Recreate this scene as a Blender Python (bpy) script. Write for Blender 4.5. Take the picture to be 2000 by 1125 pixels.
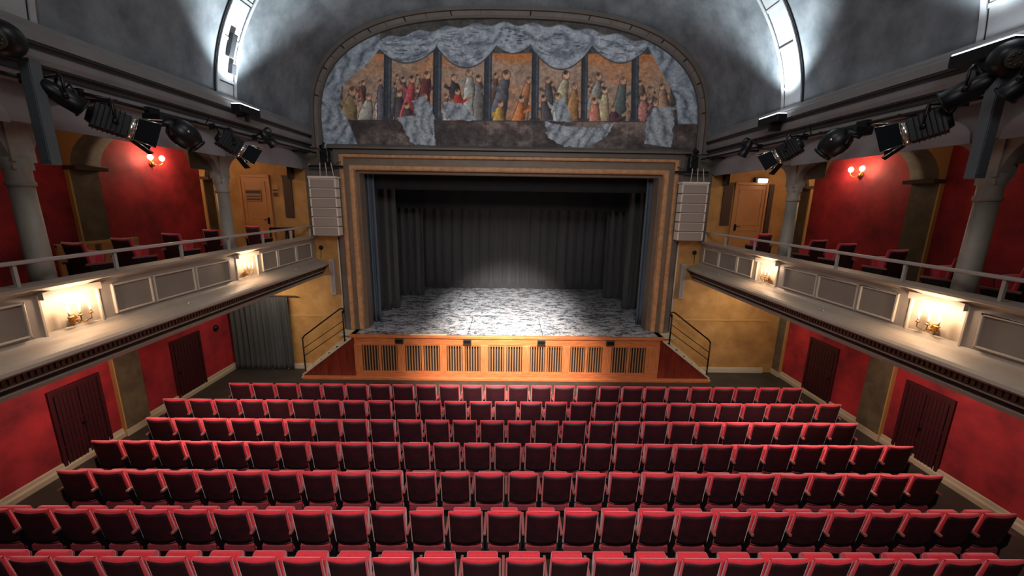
import bpy, math, random
import numpy as np
from mathutils import Vector, Matrix, Euler
PI = math.pi
random.seed(4)
for o in list(bpy.data.objects): bpy.data.objects.remove(o)
S = bpy.context.scene
COL = S.collection
S.view_settings.view_transform = 'Standard'
S.view_settings.look = 'None'
S.view_settings.gamma = 1
S.view_settings.exposure = 0.0

# ------------------------------------------------------------------ camera
cam_d = bpy.data.cameras.new('camera'); cam = bpy.data.objects.new('camera', cam_d); COL.objects.link(cam)
cam_d.sensor_width = 36; cam_d.lens = 770 / 2000 * 36; cam_d.clip_start = 0.05; cam_d.clip_end = 200
_p, _y, _r = math.radians(12.3), math.radians(.76), math.radians(-.86)
_f = Vector((math.sin(_y) * math.cos(_p), math.cos(_y) * math.cos(_p), -math.sin(_p)))
_rt = Vector((math.cos(_y), -math.sin(_y), 0)); _dn = _f.cross(_rt)
_r2 = math.cos(_r) * _rt + math.sin(_r) * _dn; _d2 = -math.sin(_r) * _rt + math.cos(_r) * _dn
M_ = Matrix((_r2, -_d2, -_f)).transposed().to_4x4(); M_.translation = Vector((-.05, 0, 5.6))
cam.matrix_world = M_
S.camera = cam

# ------------------------------------------------------------------ world and large lights
w = bpy.data.worlds.new('world'); S.world = w; w.use_nodes = True
w.node_tree.nodes['Background'].inputs[0].default_value = (.5, .6, .7, 1)
w.node_tree.nodes['Background'].inputs[1].default_value = 0.02

def aim_rot(src, dst):
    return (Vector(dst) - Vector(src)).to_track_quat('-Z', 'Y').to_euler()
def area(name, loc, dst, size, power, col, size_y=None, spread=PI):
    d = bpy.data.lights.new(name, 'AREA'); d.energy = power; d.color = col
    d.size = size; d.spread = spread
    if size_y: d.shape = 'RECTANGLE'; d.size_y = size_y
    o = bpy.data.objects.new(name, d); COL.objects.link(o); o.location = loc; o.rotation_euler = aim_rot(loc, dst); return o
def spot(name, loc, dst, ang, blend, power, col, r=.06):
    d = bpy.data.lights.new(name, 'SPOT'); d.energy = power; d.color = col
    d.spot_size = math.radians(ang); d.spot_blend = blend; d.shadow_soft_size = r
    o = bpy.data.objects.new(name, d); COL.objects.link(o); o.location = loc; o.rotation_euler = aim_rot(loc, dst); return o
def point(name, loc, power, col, r=.03):
    d = bpy.data.lights.new(name, 'POINT'); d.energy = power; d.color = col; d.shadow_soft_size = r
    o = bpy.data.objects.new(name, d); COL.objects.link(o); o.location = loc; return o
WARM = (1, .62, .32); COOL = (.86, .95, 1); NEUT = (1, .88, .76)
# unseen overhead lights added for brightness, above and behind the viewer
spot('house_light', (0, -1.6, 10.2), (0, 3.4, .6), 88, 1.0, 3500, (1, .88, .84), .6)
area('house_light', (0, 4.6, 11.9), (0, 5.6, 0), 2.4, 120, (1, .92, .88), 1.6, math.radians(120))
area('house_light', (0, -1.0, 9.6), (0, 12.5, 7.6), 3.0, 170, (.95, .97, 1), None, math.radians(95))
# follow spots and stage wash
spot('front_of_house_spot', (0, 2.2, 10.6), (0, 15.0, 1.4), 23, 1.0, 42000, (1, .94, .89), .3)
spot('stage_wash', (0, 4.0, 10.4), (0, 11.9, .2), 32, 1.0, 26000, (1, .86, .74), .3)
for s in (-1, 1):
    # fluorescent strips fixed below the balcony soffit
    area('soffit_light', (s * 7.7, 7.3, 3.12), (s * 8.9, 7.3, 0), .25, 135, (1, .72, .58), 6.5)
    area('soffit_light', (s * 7.3, 11.2, 3.12), (s * 7.4, 12.5, 1.4), 1.4, 26, (1, .86, .68), .25)

# ------------------------------------------------------------------ materials
def lin(c): return tuple(((v / 255) / 12.92 if v / 255 <= .04045 else ((v / 255 + .055) / 1.055) ** 2.4) for v in c)
MATS = {}
def mat(name, rgb, rough=.6, metal=0, var=0, scale=3, rgb2=None, bump=0, bscale=60, spec=.5, detail=4, stretch=None, coat=0, sheen=0):
    m = bpy.data.materials.new(name); m.use_nodes = True; nt = m.node_tree; b = nt.nodes['Principled BSDF']
    c = lin(rgb); b.inputs['Base Color'].default_value = (*c, 1)
    b.inputs['Roughness'].default_value = rough; b.inputs['Metallic'].default_value = metal
    b.inputs['Specular IOR Level'].default_value = spec
    if coat: b.inputs['Coat Weight'].default_value = coat
    if sheen: b.inputs['Sheen Weight'].default_value = sheen
    tc = nt.nodes.new('ShaderNodeTexCoord'); mp = nt.nodes.new('ShaderNodeMapping')
    nt.links.new(tc.outputs['Object'], mp.inputs[0])
    if stretch: mp.inputs['Scale'].default_value = stretch
    if var or rgb2:
        n = nt.nodes.new('ShaderNodeTexNoise'); n.inputs['Scale'].default_value = scale; n.inputs['Detail'].default_value = detail
        n.inputs['Roughness'].default_value = .62
        nt.links.new(mp.outputs[0], n.inputs['Vector'])
        r = nt.nodes.new('ShaderNodeValToRGB'); r.color_ramp.elements[0].position = .34; r.color_ramp.elements[1].position = .68
        if rgb2: a, d = lin(rgb2), c
        else: a, d = tuple(v * (1 - var) for v in c), tuple(min(1, v * (1 + var)) for v in c)
        r.color_ramp.elements[0].color = (*a, 1); r.color_ramp.elements[1].color = (*d, 1)
        nt.links.new(n.outputs[0], r.inputs[0]); nt.links.new(r.outputs[0], b.inputs['Base Color'])
    if bump:
        n2 = nt.nodes.new('ShaderNodeTexNoise'); n2.inputs['Scale'].default_value = bscale; n2.inputs['Detail'].default_value = 3
        nt.links.new(mp.outputs[0], n2.inputs['Vector'])
        bn = nt.nodes.new('ShaderNodeBump'); bn.inputs['Strength'].default_value = bump; bn.inputs['Distance'].default_value = .02
        nt.links.new(n2.outputs[0], bn.inputs['Height']); nt.links.new(bn.outputs[0], b.inputs['Normal'])
    MATS[name] = m; return m
def emit(name, rgb, st):
    m = bpy.data.materials.new(name); m.use_nodes = True; b = m.node_tree.nodes['Principled BSDF']
    b.inputs['Base Color'].default_value = (*lin(rgb), 1); b.inputs['Emission Color'].default_value = (*lin(rgb), 1)
    b.inputs['Emission Strength'].default_value = st; return m
red_wall = mat('red_plaster', (192, 46, 54), .75, rgb2=(112, 22, 32), scale=1.1, detail=6, bump=.15, bscale=30)
yel_wall = mat('ochre_plaster', (196, 148, 86), .75, rgb2=(160, 116, 62), scale=1.6, detail=6, bump=.1, bscale=30)
olive = mat('olive_plaster', (112, 100, 76), .75, rgb2=(78, 68, 52), scale=2.5, detail=7, bump=.1)
gold_plain = mat('ochre_edge', (190, 144, 84), .7)
vault_m = mat('vault_plaster', (138, 145, 150), .85, rgb2=(94, 101, 106), scale=1.6, detail=9, bump=.12, bscale=12)
rib_m = mat('rib_plaster', (178, 182, 184), .8, var=.08, scale=3)
line_m = mat('dark_line_paint', (40, 42, 46), .8)
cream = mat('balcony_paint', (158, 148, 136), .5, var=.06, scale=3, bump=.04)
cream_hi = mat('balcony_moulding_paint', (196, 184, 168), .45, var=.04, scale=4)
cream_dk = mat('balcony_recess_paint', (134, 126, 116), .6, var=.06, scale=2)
arcade = mat('arcade_plaster', (128, 126, 126), .8, var=.1, scale=1.5, bump=.05)
arcade2 = mat('arcade_recess_plaster', (150, 148, 150), .8, var=.08, scale=1.5)
dentil = mat('dentil_brown', (112, 92, 72), .6, rgb2=(66, 50, 38), scale=18)
column_m = mat('column_stone', (168, 160, 148), .55, rgb2=(140, 134, 124), scale=4, stretch=(1, 1, .4))
floor_m = mat('stalls_floor', (62, 56, 48), .55, rgb2=(44, 40, 36), scale=2, bump=.1)
base_m = mat('baseboard_paint', (190, 176, 150), .5)
proc_a = mat('proscenium_grey', (92, 84, 76), .55, var=.12, scale=2)
gold_m = mat('gilded_moulding', (196, 150, 106), .62, .05, rgb2=(166, 118, 78), scale=6)
bronze = mat('bronze_moulding', (112, 96, 80), .6, .0, var=.1, scale=5)
dark_door = mat('dark_red_door', (64, 14, 22), .5, var=.15, scale=6, stretch=(1, 1, .2))
door_line = mat('door_groove', (24, 8, 12), .7)
yel_door = mat('ochre_door', (186, 128, 74), .5, var=.06, scale=3)
brown_dk = mat('dark_brown_paint', (70, 46, 30), .6)
steel_dk = mat('black_steel', (34, 24, 20), .35, .6)
seat_red = mat('seat_velvet', (220, 26, 52), .7, rgb2=(196, 18, 42), scale=9, bump=.1, bscale=140, sheen=.7)
seat_pan = mat('seat_underside', (150, 62, 72), .6, var=.1, scale=8)
seat_back = mat('seat_back_panel', (66, 14, 24), .6, rgb2=(34, 12, 20), scale=4)
seat_blk = mat('seat_frame_black', (18, 17, 20), .45, .1)
arm_m = mat('armrest_wood', (150, 88, 84), .4, coat=.2)
wood = mat('orange_wood', (200, 118, 70), .4, rgb2=(164, 88, 48), scale=5, stretch=(.6, 6, 6), coat=.25)
wood_v = mat('post_wood', (204, 124, 76), .4, rgb2=(166, 92, 50), scale=5, stretch=(6, 6, .5), coat=.25)
wood_dk = mat('red_brown_wood', (128, 44, 26), .36, rgb2=(84, 28, 18), scale=4, stretch=(5, 5, .4), coat=.3)
slat_m = mat('slat_wood', (150, 104, 66), .45, var=.15, scale=6, stretch=(5, 5, .5))
grille_blk = mat('grille_backing', (22, 16, 14), .8)
curt_m = mat('black_drape', (64, 62, 62), .9, var=.12, scale=2, stretch=(3, 3, .3), sheen=.15)
curt_b = mat('blue_grey_drape', (84, 94, 104), .85, var=.15, scale=2, stretch=(3, 3, .3))
curt_g = mat('grey_drape', (66, 68, 68), .85, var=.12, scale=3, stretch=(4, 4, .3))
black_m = mat('stage_black', (16, 18, 22), .9)
spk_m = mat('speaker_grille', (142, 134, 128), .55, var=.05, scale=80)
spk_edge = mat('speaker_edge', (206, 198, 188), .45)
grey_spk = mat('grey_column_speaker', (84, 92, 96), .5, var=.06, scale=3)
blk_metal = mat('black_metal', (22, 23, 26), .4, .35, var=.2, scale=20)
blk_flap = mat('black_flap', (12, 14, 18), .75, spec=.12)
shiny = mat('bright_metal', (214, 206, 196), .22, .9)
lens_m = mat('lens_glass', (60, 80, 84), .08, .2, spec=1)
white_rail = mat('rail_white', (176, 170, 164), .4)
conduit = mat('white_conduit', (214, 196, 176), .45)
brass = mat('aged_brass', (150, 108, 54), .32, .8)
plaque_m = mat('sign_plate', (150, 116, 76), .5)
tube_on = emit('uplight_tube', (236, 244, 255), 9)
bulb_on = emit('warm_bulb', (255, 206, 140), 38)
exit_on = emit('emergency_lamp', (236, 244, 255), 5)

def stage_floor_mat():
    m = bpy.data.materials.new('scuffed_stage_floor'); m.use_nodes = True; nt = m.node_tree; b = nt.nodes['Principled BSDF']
    tc = nt.nodes.new('ShaderNodeTexCoord')
    def noise(sc, det, st, rough=.6):
        mp = nt.nodes.new('ShaderNodeMapping'); mp.inputs['Scale'].default_value = st; nt.links.new(tc.outputs['Object'], mp.inputs[0])
        n = nt.nodes.new('ShaderNodeTexNoise'); n.inputs['Scale'].default_value = sc; n.inputs['Detail'].default_value = det; n.inputs['Roughness'].default_value = rough
        nt.links.new(mp.outputs[0], n.inputs['Vector']); return n
    n1 = noise(4.5, 6, (.8, 1.3, 1), .75); n2 = noise(24, 6, (.7, 1.3, 1), .8)
    mx = nt.nodes.new('ShaderNodeMath'); mx.operation = 'ADD'; nt.links.new(n1.outputs[0], mx.inputs[0])
    ml = nt.nodes.new('ShaderNodeMath'); ml.operation = 'MULTIPLY'; ml.inputs[1].default_value = 1.0; nt.links.new(n2.outputs[0], ml.inputs[0]); nt.links.new(ml.outputs[0], mx.inputs[1])
    r = nt.nodes.new('ShaderNodeValToRGB'); e = r.color_ramp.elements
    e[0].position = .84; e[0].color = (*lin((44, 52, 62)), 1); e[1].position = 1.16; e[1].color = (*lin((176, 176, 178)), 1)
    k = e.new(.99); k.color = (*lin((96, 102, 110)), 1)
    nt.links.new(mx.outputs[0], r.inputs[0]); nt.links.new(r.outputs[0], b.inputs['Base Color'])
    b.inputs['Roughness'].default_value = .42
    return m
stage_m = stage_floor_mat()

# ------------------------------------------------------------------ mesh helpers
class MB:
    def __init__(s): s.v = []; s.f = []; s.mi = []; s.sm = []
    def add(s, vs, fs, mi=0, sm=False):
        n = len(s.v); s.v += [tuple(v) for v in vs]; s.f += [tuple(i + n for i in f) for f in fs]; s.mi += [mi] * len(fs); s.sm += [sm] * len(fs); return s
    def box(s, x0, x1, y0, y1, z0, z1, mi=0):
        if x0 > x1: x0, x1 = x1, x0
        if y0 > y1: y0, y1 = y1, y0
        if z0 > z1: z0, z1 = z1, z0
        v = [(x0, y0, z0), (x1, y0, z0), (x1, y1, z0), (x0, y1, z0), (x0, y0, z1), (x1, y0, z1), (x1, y1, z1), (x0, y1, z1)]
        return s.add(v, [(0, 3, 2, 1), (4, 5, 6, 7), (0, 1, 5, 4), (1, 2, 6, 5), (2, 3, 7, 6), (3, 0, 4, 7)], mi)
    def obox(s, M, x0, x1, y0, y1, z0, z1, mi=0):
        v = [M @ Vector(p) for p in [(x0, y0, z0), (x1, y0, z0), (x1, y1, z0), (x0, y1, z0), (x0, y0, z1), (x1, y0, z1), (x1, y1, z1), (x0, y1, z1)]]
        return s.add(v, [(0, 3, 2, 1), (4, 5, 6, 7), (0, 1, 5, 4), (1, 2, 6, 5), (2, 3, 7, 6), (3, 0, 4, 7)], mi)
    def extrude(s, poly, axis, a, b, mi=0, sm=False, caps=True):
        # poly: 2D points; axis 'x': (y,z), 'y': (x,z), 'z': (x,y)
        def P(p, t): return (t, p[0], p[1]) if axis == 'x' else (p[0], t, p[1]) if axis == 'y' else (p[0], p[1], t)
        n = len(poly); vs = [P(p, a) for p in poly] + [P(p, b) for p in poly]
        s.add(vs, [(i, (i + 1) % n, (i + 1) % n + n, i + n) for i in range(n)], mi, sm)
        if caps: s.add(vs, [tuple(range(n))[::-1], tuple(range(n, 2 * n))], mi)
        return s
    def tube(s, pts, r, n=8, mi=0, caps=True):
        pts = [Vector(p) for p in pts]; rings = []; N = len(pts); up = Vector((.13, .21, .97)).normalized(); vs = []
        for i, p in enumerate(pts):
            t = (pts[min(i + 1, N - 1)] - pts[max(i - 1, 0)]).normalized()
            a = t.cross(up)
            if a.length < .05: a = t.cross(Vector((1, 0, 0)))
            a.normalize(); b = t.cross(a); rr = r[i] if isinstance(r, (list, tuple)) else r
            vs += [p + (a * math.cos(2 * PI * k / n) + b * math.sin(2 * PI * k / n)) * rr for k in range(n)]
        fs = [(i * n + k, i * n + (k + 1) % n, (i + 1) * n + (k + 1) % n, (i + 1) * n + k) for i in range(N - 1) for k in range(n)]
        s.add(vs, fs, mi, True)
        if caps: s.add(vs, [tuple(range(n))[::-1], tuple(range((N - 1) * n, N * n))], mi)
        return s
    def lathe(s, prof, n=24, M=None, mi=0):   # prof (r, h) about local Z
        M = M or Matrix(); vs = []
        for r, h in prof: vs += [M @ Vector((r * math.cos(2 * PI * k / n), r * math.sin(2 * PI * k / n), h)) for k in range(n)]
        fs = [(i * n + k, i * n + (k + 1) % n, (i + 1) * n + (k + 1) % n, (i + 1) * n + k) for i in range(len(prof) - 1) for k in range(n)]
        s.add(vs, fs, mi, True); N = len(prof)
        s.add(vs, [tuple(range(n))[::-1], tuple(range((N - 1) * n, N * n))], mi); return s
    def grid(s, P, nu, nv, mi=0, sm=True):
        vs = [P(i / nu, j / nv) for j in range(nv + 1) for i in range(nu + 1)]
        fs = [(j * (nu + 1) + i, j * (nu + 1) + i + 1, (j + 1) * (nu + 1) + i + 1, (j + 1) * (nu + 1) + i) for j in range(nv) for i in range(nu)]
        return s.add(vs, fs, mi, sm)
    def build(s, name, mats, parent=None, bevel=0, loc=None, solid=0):
        me = bpy.data.meshes.new(name); me.from_pydata(s.v, [], s.f)
        me.polygons.foreach_set('material_index', s.mi); me.polygons.foreach_set('use_smooth', s.sm)
        for m in (mats if isinstance(mats, (list, tuple)) else [mats]): me.materials.append(m)
        me.update()
        import bmesh
        bm = bmesh.new(); bm.from_mesh(me); bmesh.ops.remove_doubles(bm, verts=bm.verts, dist=1e-5)
        bmesh.ops.recalc_face_normals(bm, faces=bm.faces); bm.to_mesh(me); bm.free()
        o = bpy.data.objects.new(name, me); COL.objects.link(o)
        if parent: o.parent = parent
        if loc: o.location = loc
        if solid:
            md = o.modifiers.new('s', 'SOLIDIFY'); md.thickness = solid; md.offset = 0
        if bevel:
            md = o.modifiers.new('b', 'BEVEL'); md.width = bevel; md.segments = 2; md.limit_method = 'ANGLE'; md.angle_limit = math.radians(40)
        return o
def thing(name, label, cat, loc=(0, 0, 0), rot=(0, 0, 0), group=None):
    o = bpy.data.objects.new(name, None); COL.objects.link(o); o.location = loc; o.rotation_euler = rot; o.empty_display_size = .1
    return tag(o, label, cat, group)
def tag(o, label, cat, group=None):
    o['label'] = label; o['category'] = cat
    if group: o['group'] = group
    return o
def struct(mb, name, mats, **k):
    o = mb.build(name, mats, **k); o['kind'] = 'structure'; return o
def dup_tree(o, parent=None):
    c = o.copy(); COL.objects.link(c)
    if parent: c.parent = parent
    for ch in list(o.children): dup_tree(ch, c)
    return c
SIDE = {-1: 'left', 1: 'right'}
ORD = ['first', 'second', 'third', 'fourth', 'fifth', 'sixth', 'seventh', 'eighth', 'ninth', 'tenth', 'eleventh', 'twelfth', 'thirteenth', 'fourteenth',
       'fifteenth', 'sixteenth', 'seventeenth', 'eighteenth', 'nineteenth', 'twentieth', 'twenty-first', 'twenty-second', 'twenty-third', 'twenty-fourth',
       'twenty-fifth', 'twenty-sixth', 'twenty-seventh', 'twenty-eighth']

# ------------------------------------------------------------------ constants of the hall
WX = 9.15; YF = 12.55; YB = -3.5; ZS = 1.43
ARC = [5.4, 9.2]                       # rib / column positions along the hall

# ------------------------------------------------------------------ shell
struct(MB().box(-WX - .3, WX + .3, YB, YF + .3, -.2, 0), 'floor', floor_m)
struct(MB().box(-WX - .3, WX + .3, YB - .3, YB, -.2, 12.6), 'wall_back', cream_dk)
for s in (-1, 1):
    w = MB(); w.box(s * WX, s * (WX + .3), YB, YF + .3, 0, 7.3)
    struct(w, 'wall_' + SIDE[s], red_wall)
    # upper wall of the hall, above the arcade opening
    a = MB(); a.box(s * 6.22, s * 6.42, YB, YF, 6.5, 7.75)
    struct(a, 'wall_upper_' + SIDE[s], arcade)
    # shallow lunette panels on it, one per bay
    t = MB()
    for (y0, y1) in ((1.75, 5.25), (5.58, 9.04), (9.36, 12.35)):
        n = 20; cy = (y0 + y1) / 2; hw = (y1 - y0) / 2
        pts = [(y0, 6.47), (y1, 6.47)] + [(cy + hw * math.cos(PI * k / n), 6.5 + .5 * math.sin(PI * k / n) ** .8) for k in range(0, n + 1)]
        t.extrude(pts, 'x', s * 6.195, s * 6.23)
    struct(t, 'trim_1' if s < 0 else 'trim_2', arcade2)
    # ceiling over the balcony
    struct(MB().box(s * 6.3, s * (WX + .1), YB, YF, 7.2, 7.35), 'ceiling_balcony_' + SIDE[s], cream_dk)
    # cornice profile running the length of the hall
    prof = [(6.45, 6.98), (6.02, 6.98), (5.99, 7.02), (5.99, 7.1), (6.05, 7.12), (6.05, 7.17), (5.93, 7.2), (5.9, 7.26), (5.9, 7.34), (5.96, 7.36), (5.96, 7.4),
            (5.86, 7.44), (5.86, 7.56), (5.92, 7.6), (5.92, 7.64), (5.98, 7.7), (6.45, 7.7)]
    c = MB(); c.extrude([(s * x, z) for x, z in prof], 'y', YB, YF)
    for z, x in ((7.19, 5.95), (7.42, 5.87), (7.1, 5.98)): c.box(s * (x - .012), s * (x + .05), YB, YF, z - .018, z + .008, 1)
    struct(c, 'trim_3' if s < 0 else 'trim_4', [arcade, line_m])
    # baseboard
    b = MB(); b.extrude([(s * (WX + .01), 0), (s * (WX - .06), 0), (s * (WX - .06), .1), (s * (WX - .035), .14), (s * (WX - .025), .2), (s * (WX + .01), .22)], 'y', YB, YF)
    struct(b, 'baseboard_' + SIDE[s], base_m)

# front wall: around the proscenium opening (opening x +-5.0, z ZS..6.9)
OX = 4.95; OZ = 6.85
fw = MB()
for s in (-1, 1):
    fw.box(s * 5.4, s * (WX + .3), YF, YF + .35, 0, 3.3, 0)          # ochre under the balcony
    fw.box(s * 6.25, s * (WX + .3), YF, YF + .35, 3.3, 7.3, 0)       # ochre beside the balcony
    fw.box(s * 5.4, s * 6.25, YF, YF + .35, 3.3, 4.46, 0)
    fw.box(s * 5.4, s * 6.25, YF, YF + .35, 4.46, 7.1, 1)            # dark pier
    fw.box(s * OX, s * 5.4, YF, YF + .35, 0, 7.1, 1)
fw.box(-OX, OX, YF + .05, YF + .35, 0, ZS - .08, 1)
fw.box(-OX, OX, YF + .02, YF + .35, OZ - .35, 7.1, 1)
fw.box(-7, 7, YF, YF + .35, 7.1, 12.8, 2)
struct(fw, 'wall_front', [yel_wall, proc_a, vault_m])
# baseboards, dado line and corner pilasters on the front wall
for s in (-1, 1):
    b = MB(); b.box(s * 6.6, s * 8.74, YF - .05, YF, 0, .13); b.box(s * 6.6, s * 8.74, YF - .03, YF, .13, .18)
    struct(b, 'baseboard_front_' + SIDE[s], base_m)
    b = MB(); b.box(s * 5.6, s * 8.75, YF - .018, YF, 1.83, 1.89)
    struct(b, 'trim_5' if s < 0 else 'trim_6', gold_plain)
    for i, (y0, y1) in enumerate(((8.55, 9.2), (12.18, YF), (4.75, 5.4))):
        if s < 0 and i == 1: continue
        p = MB(); p.box(s * (WX - .08), s * WX, y0, y1, 0, 3.3, 0); p.box(s * (WX - .085), s * WX, y0 - .01, y0 + .02, 0, 3.3, 1)
        p.box(s * (WX - .11), s * WX, y0 - .02, y1 + .02, 0, .16, 2)
        struct(p, 'trim_%d' % (7 + i + (0 if s < 0 else 3)), [olive, gold_plain, base_m])
    # corner pilaster return on the front wall
    BF = 3.72
    # diaphragm arches over the balcony, from wall pilaster to column
    for i, (y0, y1) in enumerate(((8.5, 9.12), (12.15, YF), (4.72, 5.34))):
        n = 28; xa, xb = 9.0, 6.58; cx = (xa + xb) / 2; hw = (xa - xb) / 2
        arc = [(cx + hw * math.cos(PI * k / n), 6.18 + .84 * math.sin(PI * k / n)) for k in range(n + 1)]
        p = MB()
        vs = []
        for (x, z) in arc: vs += [(s * x, y0, z), (s * x, y0, 7.22), (s * x, y1, z), (s * x, y1, 7.22)]
        p.add(vs, [(4 * k, 4 * k + 4, 4 * k + 5, 4 * k + 1) for k in range(n)], 1)
        p.add(vs, [(4 * k + 2, 4 * k + 6, 4 * k + 7, 4 * k + 3) for k in range(n)], 1)
        p.add(vs, [(4 * k, 4 * k + 4, 4 * k + 6, 4 * k + 2) for k in range(n)], 0, True)
        p.box(s * 9.08, s * WX, y0, y1, BF, 6.2, 0); p.box(s * 9.075, s * WX, y0 - .01, y0 + .03, BF, 6.2, 1); p.box(s * xa, s * WX, y0, y1, 6.18, 7.22, 1)
        p.box(s * (xa - .12), s * WX, y0 - .03, y1 + .03, 6.12, 6.2, 2)
        struct(p, 'trim_%d' % (13 + i + (0 if s < 0 else 3)), [olive, gold_plain, brown_dk])
# vault
def vsec(Y):
    if Y < 9.5: return 6.15, 4.7, 7.5, 2.0
    t = (Y - 9.5) / (YF - 9.5); k = t * t * (.55 + .45 * t)
    return 6.15 + (5.88 - 6.15) * k, 4.7 + (3.34 - 4.7) * k, 7.5 + .1 * k, 2 + .7 * k
def vpt(Y, th, grow=0):
    a, b, z0, n = vsec(Y); c, q = math.cos(th), math.sin(th)
    return ((a + grow) * math.copysign(abs(c) ** (2 / n), c), Y, z0 + (b + grow) * abs(q) ** (2 / n))
ys = [YB, -1, 1.6, 5, 9.5] + [9.5 + (YF - 9.5) * (k + 1) / 16 for k in range(16)]
v = MB()
NT = 72
vv = [vpt(y, PI * k / NT) for y in ys for k in range(NT + 1)]
v.add(vv, [(j * (NT + 1) + k, j * (NT + 1) + k + 1, (j + 1) * (NT + 1) + k + 1, (j + 1) * (NT + 1) + k) for j in range(len(ys) - 1) for k in range(NT)], 0, True)
struct(v, 'ceiling', vault_m)
# ribs
for i, yr in enumerate(ARC + [1.6]):
    r = MB()
    def E_(g, th): return ((6.15 + g) * math.cos(th), 7.5 + (4.7 + g) * math.sin(th))
    def ring(g0, g1, y0, y1, mi, th0=0, th1=PI, n=96):
        vs = []
        for k in range(n + 1):
            th = th0 + (th1 - th0) * k / n
            (xa, za), (xb, zb) = E_(g0, th), E_(g1, th)
            vs += [(xa, y0, za), (xb, y0, zb), (xb, y1, zb), (xa, y1, za)]
        fs = []
        for k in range(n):
            for q in range(4): fs.append((4 * k + q, 4 * k + (q + 1) % 4, 4 * k + 4 + (q + 1) % 4, 4 * k + 4 + q))
        fs += [(0, 1, 2, 3), (4 * n + 3, 4 * n + 2, 4 * n + 1, 4 * n)]
        r.add(vs, fs, mi)
    ring(.05, -.035, yr - .3, yr + .3, 0)
    ring(.0, -.06, yr - .3, yr - .23, 0); ring(.0, -.06, yr + .23, yr + .3, 0)
    ring(.02, -.03, yr - .325, yr - .3, 1)
    ring(.02, -.04, yr - .232, yr - .215, 1); ring(.02, -.04, yr + .215, yr + .232, 1)
    k = 0
    for th in [.13 + .17 * j for j in range(18)]:
        ring(.0, -.05, yr - .22, yr + .22, 0, th, th + .012, 1)
        if j_ := (k % 2): ring(.0, -.052, yr - .22, yr + .22, 1, th + .012, th + .017, 1)
        k += 1
    struct(r, 'trim_%d' % (19 + i), [rib_m, line_m])

for zc, h, dy, lab in ((8.72, .46, -.02, 'dark upright oblong box set in the left vault rib'), (8.3, .2, .1, 'small dark box below the oblong one on the left vault rib')):
    th = math.asin((zc - 7.5) / 4.7); x = -6.15 * math.cos(th)
    o = MB().box(-.03, .075, -.07, .07, -h / 2, h / 2).box(.07, .08, -.055, .055, -h / 2 + .02, h / 2 - .02).build('rib_box', line_m, None, bevel=.008, loc=(x + .05, ARC[1] + dy, zc))
    o.rotation_euler = (0, math.atan2(6.15 * math.sin(th), 4.7 * math.cos(th)), 0); tag(o, lab, 'box')

# mural arch frame
def mpt(th, a, b, z0=7.6, n=2.7):
    c, q = math.cos(th), math.sin(th)
    return (a * math.copysign(abs(c) ** (2 / n), c), z0 + b * abs(q) ** (2 / n))
def arch_line(g):
    th = [PI * k / 80 for k in range(81)]
    return [(5.6 + g, 7.1)] + [mpt(t, 5.6 + g, 3.05 + g) for t in th] + [(-5.6 - g, 7.1)]
fr = MB()
def band(g0, g1, y, mi, y1=YF):
    A, B = arch_line(g0), arch_line(g1); n = len(A); vs = []
    for (xa, za), (xb, zb) in zip(A, B): vs += [(xa, y1, za), (xa, y, za), (xb, y, zb), (xb, y1, zb)]
    fs = []
    for k in range(n - 1):
        for q in range(3): fs.append((4 * k + q, 4 * k + 4 + q, 4 * k + 5 + q, 4 * k + 1 + q))
    fr.add(vs, fs, mi)
band(0, .07, YF - .12, 0); band(.07, .2, YF - .07, 1); band(.2, .3, YF - .14, 0)
for k in range(3, 78, 3):
    th = PI * k / 80; x0, z0 = mpt(th, 5.67, 3.12); x1, z1 = mpt(th, 5.8, 3.25)
    fr.tube([(x0, YF - .075, z0), (x1, YF - .075, z1)], .02, 4, 1 + (k // 3) % 2)
struct(fr, 'trim_22', [mat('arch_frame_plaster', (98, 90, 84), .6, var=.1, scale=3), mat('arch_frame_panel', (120, 108, 100), .6, var=.15, scale=2), line_m])

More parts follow.
